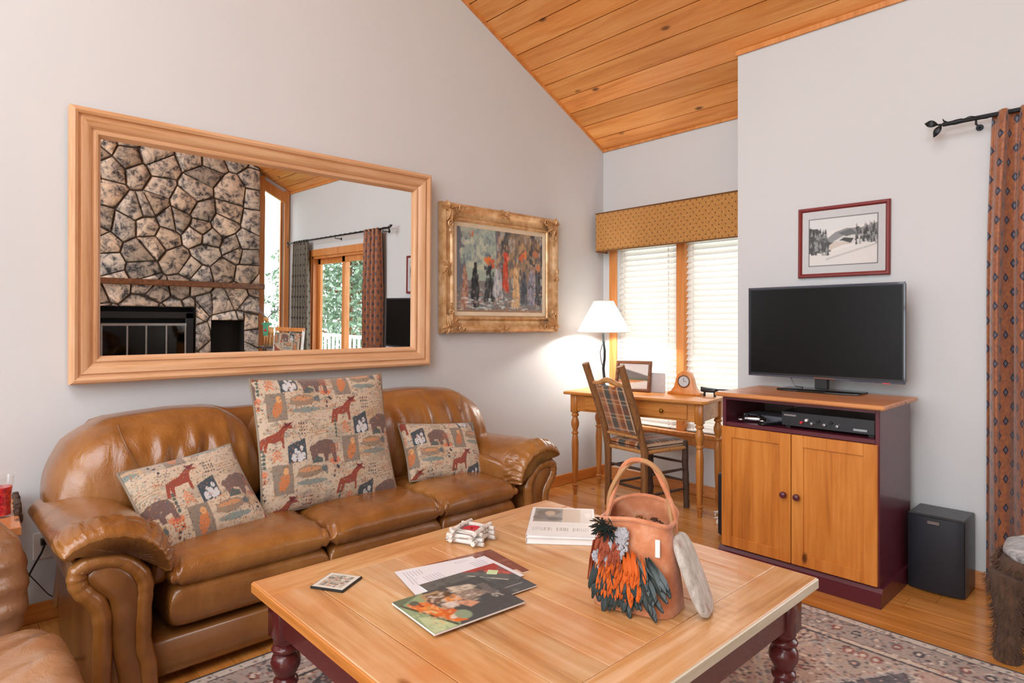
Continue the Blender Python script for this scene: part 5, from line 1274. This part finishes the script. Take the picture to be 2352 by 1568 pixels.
# ------------------------------------------------------------------ television
T = thing('television', 'black flat-screen television on its stand on the pine cabinet', 'television', (-1.342, 3.60, .926), rz=math.radians(.6))
w2, zb, zt_ = .405, .072, .582
m = MB(); m.box((-w2, -.030, zb), (w2, .004, zt_), .006); m.box((-.28, 0, zb+.08), (.28, .045, zt_-.1), .02); m.build('housing', 'black', T, smooth=0)
t = NT('screen_glass'); t.base('#040404'); t.set(Roughness=.3, Specular_IOR_Level=.22); 
m = MB(); m.box((-w2+.012, -.032, zb+.018), (w2-.012, -.0295, zt_-.012)); m.build('screen', t.m, T, smooth=0)
m = MB()
t2 = plain('clear_blue_bezel', '#3a3e50', .12, Coat_Weight=.6)
for lo, hi in (((-w2-.002, -.032, zt_-.008), (w2+.002, -.026, zt_+.003)), ((w2-.006, -.032, zb-.004), (w2+.003, -.026, zt_+.003)), ((-w2-.003, -.032, zb-.004), (-w2+.004, -.026, zt_+.003)), ((-w2, -.032, zb-.004), (w2, -.026, zb+.006))): m.box(lo, hi, .001)
m.build('bezel', t2, T, smooth=0)
m = MB(); m.box((-.035, -.034, zb-.003), (.075, -.0315, zb+.007), .001); m.build('name_plate', plain('red_brown_plate', '#6e4a40', .3), T, smooth=0)
m = MB(); m.box((w2-.10, -.034, zb-.008), (w2-.065, -.0315, zb-.002), .001); m.build('energy_label', plain('red_sticker', '#c84848', .4), T, smooth=0)
m = MB(); m.box((-.035, -.02, .012), (.035, .01, .1), .004); m.build('neck', 'black', T, smooth=0)
m = MB(); m.prism([(-.21, -.10), (-.14, -.125), (.14, -.125), (.215, -.10), (.215, .05), (.14, .075), (-.14, .075), (-.21, .05)], 'z', 0, .010, .003); m.build('stand_base', plain('black_glass', '#15181a', .08), T, smooth=40)
m = MB(); m.tube([(-.15, .01, .14), (-.17, .0, .06), (-.14, -.02, .02), (-.12, .04, .012)], .003, 6); m.build('cord', 'greyp', T)

# ------------------------------------------------------------------ speakers
def speaker(label, loc, w_, d_, h_, badge):
    T = thing('loudspeaker', label, 'speaker', loc, group='black loudspeakers flanking the cabinet')
    m = MB(); m.box((-w_/2, -d_/2+.03, .006), (w_/2, d_/2, h_), .006); m.build('cabinet_shell', plain('black_ash', '#3a3d42', .35), T, smooth=0)
    pr = [(-w_/2+.002, -d_/2+.03)]+[(x*(w_/2-.004), -d_/2+.03-.030*math.sqrt(max(0, 1-x*x*.9))) for x in np.linspace(-1, 1, 15)]+[(w_/2-.002, -d_/2+.03)]
    m = MB(); m.prism(pr, 'z', .010, h_-.006, .003); m.build('grille', 'blackm', T, smooth=50)
    if badge: m = MB(); m.box((-.028, -d_/2-.006, h_-.035), (.022, -d_/2+.002, h_-.020), .001); m.build('badge', 'steel', T, smooth=0)
    for x in (-1, 1): m = MB(); m.box((x*(w_/2-.03)-.01, -d_/2+.05, 0), (x*(w_/2-.03)+.01, d_/2-.02, .007)); m.build('foot', 'black', T, smooth=0)
speaker('black floor loudspeaker with a silver badge right of the television cabinet', (-.798, 3.630, 0), .236, .235, .372, True)
speaker('black loudspeaker mostly hidden behind the left side of the television cabinet', (-1.875, 3.635, 0), .13, .22, .378, False)
T = thing('power_adapter', 'white power adapter with coiled cable on the floor by the desk leg', 'adapter', (-2.02, 3.75, 0), rz=.4)
m = MB(); m.box((-.035, -.02, 0), (.035, .02, .03), .006); m.build('housing', 'white', T, smooth=0)
m = MB(); m.tube([(.045*math.cos(a)*(1+.08*math.sin(a*.7)), .035*math.sin(a), .035+.05*math.sin(a*.35)**2) for a in np.linspace(0, 16, 60)], .004, 6); m.build('cable', 'white', T)

# ================================================================== curtains and rod
RZ, RYY = 2.292, CW-.085
T = thing('curtain_rod', 'dark iron curtain rod with leaf finial above the glass door', 'curtain rod', (.5, RYY, RZ))
m = MB(); m.tube([(-.80, RYY, RZ-.002), (1.75, RYY, RZ)], .0105, 10)
m.build('rod', 'iron', T, world=True)
m = MB(); m.tube([(-.60+i*.012, RYY+.0118*math.cos(i*.6), RZ+.0118*math.sin(i*.6)) for i in range(-10, 190)], .0022, 5); m.build('twisted_wire', 'iron', T, world=True)
def leaf(m, p, d, L, W):
    d = Vector(d).normalized(); s_ = d.cross(Vector((0, 1, 0))).normalized(); V = []; n = 8
    for i in range(n+1):
        t_ = i/n; wd = W*math.sin(PI*min(1, t_+.02))**.8
        for u in (-1, 0, 1):
            for k in (-1, 1): V.append(tuple(Vector(p)+d*L*t_+s_*u*wd+Vector((0, -.006*(1-abs(u))+k*.0025-.008*math.sin(PI*t_), 0))))
    F = []
    for i in range(n):
        b = i*6; F += [(b, b+2, b+8, b+6), (b+2, b+4, b+10, b+8), (b+1, b+7, b+9, b+3), (b+3, b+9, b+11, b+5), (b, b+6, b+7, b+1), (b+4, b+5, b+11, b+10)]
    m.add(V, F)
for sg, xe in ((-1, -.72), (1, 1.72)):
    m = MB(); m.tube([(xe, RYY, RZ), (xe+sg*.03, RYY, RZ-.002), (xe+sg*.07, RYY-.004, RZ-.004), (xe+sg*.11, RYY-.006, RZ+.002)], [.012, .013, .006, .004], 8)
    m.tube([(xe+sg*.05, RYY-.002, RZ-.003), (xe+sg*.075, RYY-.004, RZ+.014), (xe+sg*.08, RYY, RZ+.026)], [.005, .004, .002], 6)
    leaf(m, (xe+sg*.10, RYY-.006, RZ+.002), (sg*1, 0, .28), .058, .017); leaf(m, (xe+sg*.085, RYY-.006, RZ-.006), (sg*.55, 0, -.9), .062, .015)
    m.build('finial', 'iron', T, world=True, smooth=60)
for x in (-.665, .45, 1.66):
    m = MB(); m.tube([(x, RYY, RZ-.004), (x, RYY, RZ-.03), (x, CW-.004, RZ-.03)], .005, 6); m.lathe([(.016, 0), (.016, .004)], 14, (x, CW-.004, RZ-.03), axis='y'); m.build('bracket', 'iron', T, world=True)
M['curt'] = dotfab('curtain_fabric', '#a8683e', '#84503a', '#25283a', 14, 34, .27, .5, '#5c5a68')
M['curtd'] = dotfab('curtain_fabric_green', '#7c7466', '#5f5c52', '#2b2c2c', 12, 32, .24, .7)
def curtain(label, x0, x1, mat, nf, amp, flare=.0, seed=0):
    T = thing('curtain', label, 'curtain', ((x0+x1)/2, RYY, .01), group='patterned curtains at the glass door'); rg = random.Random(seed); ph = rg.uniform(0, 6)
    nu, nv = nf*22, 70; G = np.zeros((nu, nv, 3)); U = np.zeros((nu, nv, 2)); zs = np.linspace(.012, RZ+.012, nv)
    u = np.linspace(0, 1, nu); 
    for j, z in enumerate(zs):
        k = 1-z/RZ; wd = 1+flare*math.sin(min(1, k*2.4)*PI/2); cx = (x0+x1)/2; a = amp*(.55+.45*min(1, k*3))
        x = x1+(x0-x1)*(1-u)*wd + .006*np.sin(u*nf*4*PI+k*2)
        y = RYY-.0+a*np.sin(u*nf*2*PI+ph+.35*np.sin(k*3+u*4))-.014*np.cos(u*nf*4*PI+ph)*k
        y = np.minimum(y, CW-.02)
        G[:, j, 0] = x; G[:, j, 1] = y; G[:, j, 2] = z
    s_ = np.cumsum(np.concatenate([[0], np.hypot(np.diff(G[:, 40, 0]), np.diff(G[:, 40, 1]))])); U[:, :, 0] = (s_/1.05)[:, None]; U[:, :, 1] = zs[None, :]/RZ
    o = uvgrid('drape', G, U, mat, T); md = o.modifiers.new('t', 'SOLIDIFY'); md.thickness = .003
    for q in range(nf):
        m = MB(); xx = x0+(x1-x0)*(q+.5)/nf; m.tube([(xx, RYY+.017*math.cos(a), RZ+.017*math.sin(a)) for a in np.linspace(0, 2*PI, 17)[:-1]], .0022, 6, closed=True); m.build('ring', 'iron', T, world=True)
    return T
curtain('rust curtain with dark diamond motifs hanging left of the glass door', -.605, -.27, 'curt', 4, .045, .085, 1)
curtain('grey-green curtain gathered at the far side of the glass door, seen in the mirror', 1.22, 1.66, 'curtd', 6, .032, .05, 2)

# ------------------------------------------------------------------ fur stool by the curtain
t = NT('brown_fur'); v = t.coords('Object', (1, 1, .25)); n = t.noise(v, 60, 5, .75); n2 = t.noise(t.coords(), 7, 3)
t.base(t.mix(t.ramp(n2, [(.4, (0, 0, 0)), (.65, (.6, .6, .6))]), t.ramp(n, [(.3, '#2e1d14'), (.5, '#563a28'), (.7, '#7c583c')]), '#5e4432')); t.set(Roughness=.9, Sheen_Weight=.1); t.bump(n, 1, .012); M['fur'] = t.m
t = NT('grey_fleece'); n = t.noise(t.coords('Object', (.5, 2, 1)), 34, 5, .75); t.base(t.ramp(n, [(.32, '#3c3b3c'), (.45, '#8f8f90'), (.62, '#c4c4c4')])); t.set(Roughness=.9, Sheen_Weight=.5); t.bump(n, 1, .014); M['fleece'] = t.m
def tufts(m, pts, nrm, L, wd, rg):
    for p, n_ in zip(pts, nrm):
        n_ = Vector(n_); d = (n_+Vector((rg.uniform(-.5, .5), rg.uniform(-.5, .5), rg.uniform(-.9, .1)))).normalized(); s_ = d.orthogonal().normalized()*wd; q = Vector(p); l = L*rg.uniform(.5, 1.2)
        m.add([tuple(q-s_), tuple(q+s_), tuple(q+d*l+Vector((0, 0, -l*.3)))], [(0, 1, 2)])
T = thing('fur_stool', 'brown fur-covered stool with a grey fleece top at the right edge by the curtain', 'stool', (-.215, 3.20, 0))
m = MB(); m.puff((0, 0, .40), (.27, .19, .045), 2.6, 18, lambda U, X: X+np.stack([0*X[:, 0], 0*X[:, 0], .008*np.sin(X[:, 0]*40)*np.sin(X[:, 1]*38)], -1)); m.build('seat', 'fleece', T, smooth=180)
m = MB(); m.puff((0, 0, .315), (.285, .205, .095), 3.2, 18)
rg = random.Random(3); P_, N_ = [], []
for q in range(2600):
    a = rg.uniform(0, 2*PI); ca, sa = math.cos(a), math.sin(a); r_ = (abs(ca)**3.5+abs(sa)**3.5)**(-1/3.5); P_.append((.283*ca*r_, .203*sa*r_, rg.uniform(.24, .38))); N_.append((ca, sa, 0))
tufts(m, P_, N_, .03, .0022, rg); m.build('apron_fur', 'fur', T, smooth=60)
for sx in (-1, 1):
    for sy in (-1, 1):
        m = MB(); pts = [(sx*.225, sy*.15, .33), (sx*.235, sy*.158, .24), (sx*.232, sy*.156, .12), (sx*.236, sy*.16, .0)]; m.tube(pts, [.075, .052, .038, .045], 14)
        P_, N_ = [], []
        for q in range(700):
            a = rg.uniform(0, 2*PI); z = rg.uniform(.02, .32); r_ = np.interp(z, [0, .12, .24, .33], [.045, .038, .052, .075]); P_.append((sx*.234+r_*math.cos(a), sy*.157+r_*math.sin(a), z)); N_.append((math.cos(a), math.sin(a), 0))
        tufts(m, P_, N_, .026, .002, rg); m.build('leg', 'fur', T, smooth=60)

# ================================================================== end table, glass, armchair at the left
T = thing('end_table', 'small slab end table with a dark live bark edge between sofa and armchair', 'side table', (-3.08, .02, 0))
poly = [(-3.34, -.30), (-2.83, -.30), (-2.81, 0), (-2.805, .235), (-3.05, .245), (-3.20, .240), (-3.30, .262), (-3.375, .25), (-3.375, -.30)]
m = MB(); m.prism([(x, y) for x, y in poly], 'z', .548, .580, .004); m.build('tabletop', 'pinex', T, world=True, smooth=0)
m = MB()
rg = random.Random(8)
for q in range(46):
    t_ = q/45; x = -2.98-.36*t_; y = .238+.02*t_+rg.uniform(-.004, .008); m.puff((x, y, .566+rg.uniform(-.008, .022)), (.012, .010, .015+rg.uniform(0, .008)), 2.2, 3)
m.build('bark_edge', 'barkd', T, world=True, smooth=0)
for x in (-3.3, -2.88):
    for y in (-.24, .2):
        m = MB(); m.tube([(x, y, 0), (x+.01, y, .3), (x, y, .55)], [.02, .022, .028], 10); m.build('leg', 'barkd', T, world=True)
m = MB(); m.box((-2.885, .13, .08), (-2.845, .19, .548)); m.build('iron_brace', 'black', T, world=True, smooth=0)
T = thing('drinking_glass', 'clear glass tumbler of red drink on the end table', 'glass', (-2.995, .19, .5805))
m = MB(); m.lathe([(.034, 0), (.036, .004), (.032, .03), (.034, .08), (.041, .15), (.0385, .15), (.032, .08), (.030, .03), (.033, .008), (.001, .007)], 28); m.build('tumbler', 'glass', T)
t = NT('red_drink'); n = t.noise(t.coords(), 60, 4, .7); t.base(t.ramp(n, [(.38, '#a01028'), (.5, '#d8203a'), (.64, '#ee5a34')])); t.set(Roughness=.15, Transmission_Weight=.25); t.b.inputs['Subsurface Weight'].default_value = .2
m = MB(); m.lathe([(.030, .008), (.0295, .03), (.031, .08), (.0345, .112), (.001, .113)], 28); m.build('red_drink', t.m, T)

T = thing('leather_armchair', 'grey-tan leather armchair with a puffy back cut off at the left edge', 'armchair', (-2.1, -.2, 0))
def wr1(U, X):
    X = X.copy(); f = np.exp(-((U[:, 1]-.86)/.16)**2); X[:, 0] += .006*np.sin(X[:, 2]*85)*f; X[:, 1] += .0035*np.sin(X[:, 2]*95+1)*np.clip(U[:, 1], 0, 1)**6*1.0; X[:, 0] -= .10*(X[:, 2]+.2); return X
m = MB(); m.puff((-2.52, -.215, .47), (.15, .445, .285), 2.7, 40, wr1); m.build('backrest', 'leatherp', T, world=True, smooth=180)
def wr2(U, X):
    X = X.copy(); X[:, 2] += .006*np.sin(X[:, 0]*42+X[:, 1]*30)*np.clip(U[:, 2], 0, 1); return X
m = MB(); m.puff((-1.93, .165, .30), (.36, .125, .165), 3.2, 34, wr2); m.build('armrest', 'leatherp', T, world=True, smooth=180)
m = MB(); m.puff((-1.93, -.66, .30), (.36, .125, .165), 3.2, 24, wr2); m.build('armrest', 'leatherp', T, world=True, smooth=180)
m = MB(); m.puff((-1.93, -.25, .32), (.36, .31, .08), 3.4, 24, wr2); m.build('seat_cushion', 'leatherp', T, world=True, smooth=180)
m = MB(); m.box((-2.60, -.72, .04), (-1.62, .22, .22), .03); m.build('base', 'leatherd', T, world=True, smooth=40)
for x in (-2.55, -1.68):
    for y in (-.66, .16): m = MB(); m.box((x-.025, y-.025, 0), (x+.025, y+.025, .045), .004); m.build('foot', 'black', T, world=True, smooth=0)

# outlet and cords behind the sofa
T = thing('wall_outlet', 'white wall outlet low on the mirror wall behind the cords', 'outlet', (A+.001, .36, .33), rz=PI/2)
m = MB(); m.box((-.036, -.006, -.058), (.036, 0, .058), .002); m.build('cover_plate', 'white', T, smooth=0)
m = MB(); m.box((-.012, -.03, .006), (.016, -.004, .034), .003); m.build('plug', 'black', T, smooth=0)
T = thing('extension_cord', 'black cord hanging from the outlet down to the floor by the baseboard', 'cord', (A+.03, .36, 0), group='cords by the end table')
m = MB(); m.tube([(A+.031, .362, .34), (A+.04, .35, .31), (A+.035, .32, .25), (A+.03, .28, .16), (A+.03, .255, .08), (A+.035, .245, .0045)], .0042, 6); m.build('cable', 'black', T, world=True)
T = thing('extension_cord', 'thin brown cord crossing diagonally from the end table to the sofa', 'cord', (A+.06, .3, 0), group='cords by the end table')
m = MB(); m.tube([(A+.07, .12, .50), (A+.06, .20, .36), (A+.055, .30, .24), (A+.055, .37, .13), (A+.06, .42, .08), (A+.08, .50, .05)], .0028, 6); m.build('cable', 'barkd', T, world=True)
T = thing('extension_cord', 'short black cord lying flat on the floor beside the sofa arm', 'cord', (-2.85, .3, 0), group='cords by the end table')
m = MB(); m.tube([(-2.86, .20, .005), (-2.88, .27, .005), (-2.90, .35, .005), (-2.93, .45, .005)], .0045, 6); m.build('cable', 'black', T, world=True)

# ================================================================== far wall, seen in the mirror: stone fireplace
FY0, FY1 = .2, 3.28
FX = EX-.16
def clip(poly, a, b, c_):   # keep a*x+b*y<=c
    out = []
    for i in range(len(poly)):
        p, q = poly[i], poly[(i+1) % len(poly)]; dp = a*p[0]+b*p[1]-c_; dq = a*q[0]+b*q[1]-c_
        if dp <= 0: out.append(p)
        if (dp < 0) != (dq < 0) and dp != dq:
            t_ = dp/(dp-dq); out.append((p[0]+t_*(q[0]-p[0]), p[1]+t_*(q[1]-p[1])))
    return out
def inset_poly(pl, d):
    n = len(pl); cx = sum(p[0] for p in pl)/n; cy = sum(p[1] for p in pl)/n; out = []
    for p in pl:
        v = Vector((p[0]-cx, p[1]-cy)); l = v.length
        out.append((cx+v.x*(l-d)/l, cy+v.y*(l-d)/l))
    return out
T = thing('stone_fireplace', 'tall rubble stone fireplace with wood mantel, seen in the mirror', 'fireplace', (EX-.2, 2.0, 0))
HOLES = [(1.30, 2.47, .28, 1.37), (2.66, 3.08, .30, 1.21)]
def inhole(y, z, pad=0): return any(a-pad < y < b+pad and c_-pad < z < d_+pad for a, b, c_, d_ in HOLES)
t = NT('field_stone'); v = t.coords(); at = t.n('ShaderNodeAttribute', attribute_name='tone')
n = t.noise(v, 9, 7, .75, .5); cc_ = t.ramp(n, [(.38, '#2e2e30'), (.46, '#857d78'), (.53, '#b8a99a'), (.72, '#d8c9b8')])
t.base(t.mix(1, cc_, at.outputs[0], 'MULTIPLY')); t.set(Roughness=.8); t.bump(n, .8, .03); M['stone'] = t.m
M['mortar'] = plain('dark_mortar', '#54463c', .9)
m = MB(); rg = np.random.default_rng(11)
ztop = lambda y: zc(y)-.03
seeds = []
for gy in np.arange(FY0, FY1+.1, .27):
    for gz in np.arange(.1, 4.9, .215):
        if rg.random() > .12: seeds.append((gy+rg.uniform(-.13, .13), gz+rg.uniform(-.11, .11)))
cells = []
for i, s0 in enumerate(seeds):
    pl = [(FY0, .0), (FY1, .0), (FY1, ztop(FY1)), (FY0, ztop(FY0))]
    for j, s1 in enumerate(seeds):
        dy, dz = s1[0]-s0[0], s1[1]-s0[1]
        if j == i or dy*dy+dz*dz > .64: continue
        pl = clip(pl, dy, dz, (s1[0]**2+s1[1]**2-s0[0]**2-s0[1]**2)/2)
        if len(pl) < 3: break
    if len(pl) < 3: continue
    work = [pl]
    for a, b, c_, d_ in HOLES:
        nxt = []
        for pp in work:
            if max(p[0] for p in pp) <= a or min(p[0] for p in pp) >= b or max(p[1] for p in pp) <= c_ or min(p[1] for p in pp) >= d_: nxt.append(pp); continue
            nxt.append(clip(pp, 1, 0, a)); nxt.append(clip(pp, -1, 0, -b)); md = clip(clip(pp, -1, 0, -a), 1, 0, b) if len(pp) > 2 else []
            if len(md) > 2: nxt += [clip(md, 0, -1, -d_), clip(md, 0, 1, c_)]
        work = [p for p in nxt if len(p) > 2 and abs(sum(p[k][0]*p[(k+1) % len(p)][1]-p[(k+1) % len(p)][0]*p[k][1] for k in range(len(p))))/2 > .0022]
    cells += work
for pl in cells:
    q = inset_poly(pl, .009)
    k = rg.uniform(.95, 1.9); wm = rg.uniform(-.06, .08); m.ct = (k*(1+wm), k, k*(1-wm)); n_ = len(q); dp = rg.uniform(.02, .05)
    q2 = inset_poly(q, .03); V = [(FX+.02, p[0], p[1]) for p in q]+[(FX-dp*.6, p[0]+rg.uniform(-.006, .006), p[1]+rg.uniform(-.006, .006)) for p in inset_poly(q, .008)]+[(FX-dp, p[0], p[1]) for p in q2]
    cx = sum(p[0] for p in q2)/n_; cz = sum(p[1] for p in q2)/n_; V.append((FX-dp-rg.uniform(0, .015), cx, cz))
    F = [(r_*n_+a_, r_*n_+(a_+1) % n_, (r_+1)*n_+(a_+1) % n_, (r_+1)*n_+a_) for r_ in (0, 1) for a_ in range(n_)]+[(2*n_+a_, 2*n_+(a_+1) % n_, 3*n_) for a_ in range(n_)]
    m.add(V, F)
m.ct = (1, 1, 1); m.build('stonework', 'stone', T, world=True, smooth=50)
m = MB(); 
ys = [FY0, 1.30, 2.47, 2.66, 3.08, FY1]
for a, b in ((FY0, 1.30), (2.47, 2.66), (3.08, FY1)): m.box((FX+.005, a, 0), (EX, b, 1.37))
m.box((FX+.005, 1.30, 0), (EX, 2.47, .28)); m.box((FX+.005, 2.66, 0), (EX, 3.08, .30)); m.box((FX+.005, 2.66, 1.21), (EX, 3.08, 1.37))
m.prism([(FY0, 1.37), (FY1, 1.37), (FY1, zc(FY1)-.005), (FY0, zc(FY0)-.005)], 'x', FX+.005, EX); m.build('mortar_backing', 'mortar', T, world=True, smooth=0)
m = MB(); m.box((FX-.16, FY0, 1.63), (FX+.0, FY1+.02, 1.70), .008); m.build('mantel', 'brownframe', T, world=True, smooth=0)
m = MB()
for a, b, c_, d_ in ((1.36, 1.44, .28, 1.3), (2.35, 2.44, .28, 1.3), (1.36, 2.44, 1.23, 1.31)): m.box((FX-.04, a, c_), (FX-.015, b, d_), .003)
m.build('firebox_surround', 'black', T, world=True, smooth=0)
m = MB()
for y in (1.44, 1.70, 1.90, 2.12, 2.335): m.box((FX-.05, y, .3), (FX-.04, y+.018, 1.16))
m.box((FX-.052, 1.44, 1.14), (FX-.04, 2.355, 1.17)); m.build('door_frame', 'steel', T, world=True, smooth=0)
M['smoke'] = glass('smoked_glass', (.25, .25, .27)); m = MB(); m.box((FX-.044, 1.45, .32), (FX-.041, 2.34, 1.15)); m.build('glass_doors', 'smoke', T, world=True, smooth=0)
M['soot'] = plain('soot', '#141313', .95)
m = MB()
for a, b, c_, d_ in HOLES: m.box((EX-.006, a, c_), (EX-.001, b, d_)); m.box((FX, a, c_), (EX, a+.004, d_)); m.box((FX, b-.004, c_), (EX, b, d_)); m.box((FX, a, d_-.004), (EX, b, d_)); m.box((FX, a, c_), (EX, b, c_+.004))
m.build('firebox_lining', 'soot', T, world=True, smooth=0)
for k in range(5):
    g = MB(); y = 2.72+.07*(k % 4)+.02*(k//4); z = .335+.062*(k//4)
    g.tube([(FX+.01, y, z), (EX-.01, y, z)], .03, 9); o = tag(g.build('firewood_log', 'barkl'), ['split log at the left of the lower row in the wood niche', 'second split log from the left in the wood niche', 'third split log from the left in the wood niche', 'split log at the right of the lower row in the wood niche', 'single split log on top of the others in the wood niche'][k], 'log', 'firewood logs in the fireplace niche')

# chair and deer figure by the tall window (mirror only)
T = thing('rocking_chair', 'white-framed chair with a patterned back seen in the mirror by the curtain', 'chair', (.78, 3.02, 0), rz=-.35)
for s_ in (-1, 1):
    m = MB(); m.tube([(s_*.24, .20, .0), (s_*.24, .22, .45), (s_*.235, .30, 1.12)], .016, 8); m.build('back_post', 'white', T)
    m = MB(); m.tube([(s_*.24, -.22, 0), (s_*.24, -.22, .62)], .016, 8); m.build('front_leg', 'white', T)
    m = MB(); m.box((s_*.24-.025, -.25, .62), (s_*.24+.025, .25, .645), .005); m.build('armrest', 'white', T, smooth=0)
m = MB(); m.box((-.25, .285, 1.09), (.25, .31, 1.14), .005); m.build('top_rail', 'casing', T, smooth=0)
c = tapestry(.44, .6, 90, 120)
n1, n2 = 60, 80; X, Z = np.meshgrid(np.linspace(-.22, .22, n1), np.linspace(.48, 1.07, n2), indexing='ij'); Yc = .225+.07*(Z-.45)/.6; th = .03
V = np.concatenate([np.stack([X, Yc-th, Z], -1).reshape(-1, 3), np.stack([X, Yc+th*.5, Z], -1).reshape(-1, 3)])
o = npmesh('back_cushion', V, np.concatenate([gridfaces(n1, n2), gridfaces(n1, n2, n1*n2, True)]), 'tap', T); colour(o, c, lambda p: (p[:, 0]/.44+.5, (p[:, 2]-.48)/.6))
m = MB(); m.puff((0, 0, .43), (.23, .24, .05), 4, 10); m.build('seat', 'fleece', T, smooth=180)
T = thing('plant_stand', 'slim dark wooden stand holding the deer figure beside the fireplace', 'stand', (1.34, 3.22, 0))
m = MB(); m.lathe([(.13, .86), (.13, .885), (.0, .885)], 24); m.build('top', 'barkd', T)
for a in (0, 2.1, 4.2): m = MB(); m.tube([(.10*math.cos(a), .10*math.sin(a), .86), (.13*math.cos(a), .13*math.sin(a), 0)], .012, 8); m.build('leg', 'barkd', T)
T = thing('deer_figure', 'deer figure with grey antlers and a green and red scarf on a stand', 'figurine', (1.34, 3.22, .885), rz=-.9)
DG = plain('green_knit', '#4f9c7a', .9)
m = MB(); m.puff((0, 0, .20), (.055, .09, .05), 2.3, 12); m.puff((0, -.08, .27), (.03, .04, .075), 2.2, 10); m.puff((0, -.12, .35), (.028, .055, .03), 2.2, 10)
for x in (-.03, .03):
    for y in (-.055, .055): m.tube([(x, y, .18), (x*1.1, y, .09), (x*1.1, y, 0)], [.018, .012, .012], 8)
m.build('body', 'barkl', T, smooth=180)
for s_ in (-1, 1):
    m = MB(); m.tube([(s_*.015, -.10, .37), (s_*.06, -.09, .43), (s_*.12, -.08, .46), (s_*.15, -.08, .53)], [.008, .008, .006, .003], 6)
    for a, b in (((s_*.06, -.09, .43), (s_*.05, -.1, .51)), ((s_*.09, -.085, .45), (s_*.10, -.1, .54)), ((s_*.12, -.08, .46), (s_*.18, -.07, .48))): m.tube([a, b], [.006, .003], 6)
    m.build('antler', 'greyp', T)
m = MB(); m.tube([(.045*math.cos(a), -.085+.045*math.sin(a), .29) for a in np.linspace(0, 2*PI, 17)[:-1]], .018, 8, closed=True); m.box((-.03, -.15, .14), (.03, -.125, .29), .008); m.build('scarf', DG, T)
m = MB(); m.puff((0, -.14, .21), (.02, .02, .02), 2, 8); m.build('bauble', 'red', T)
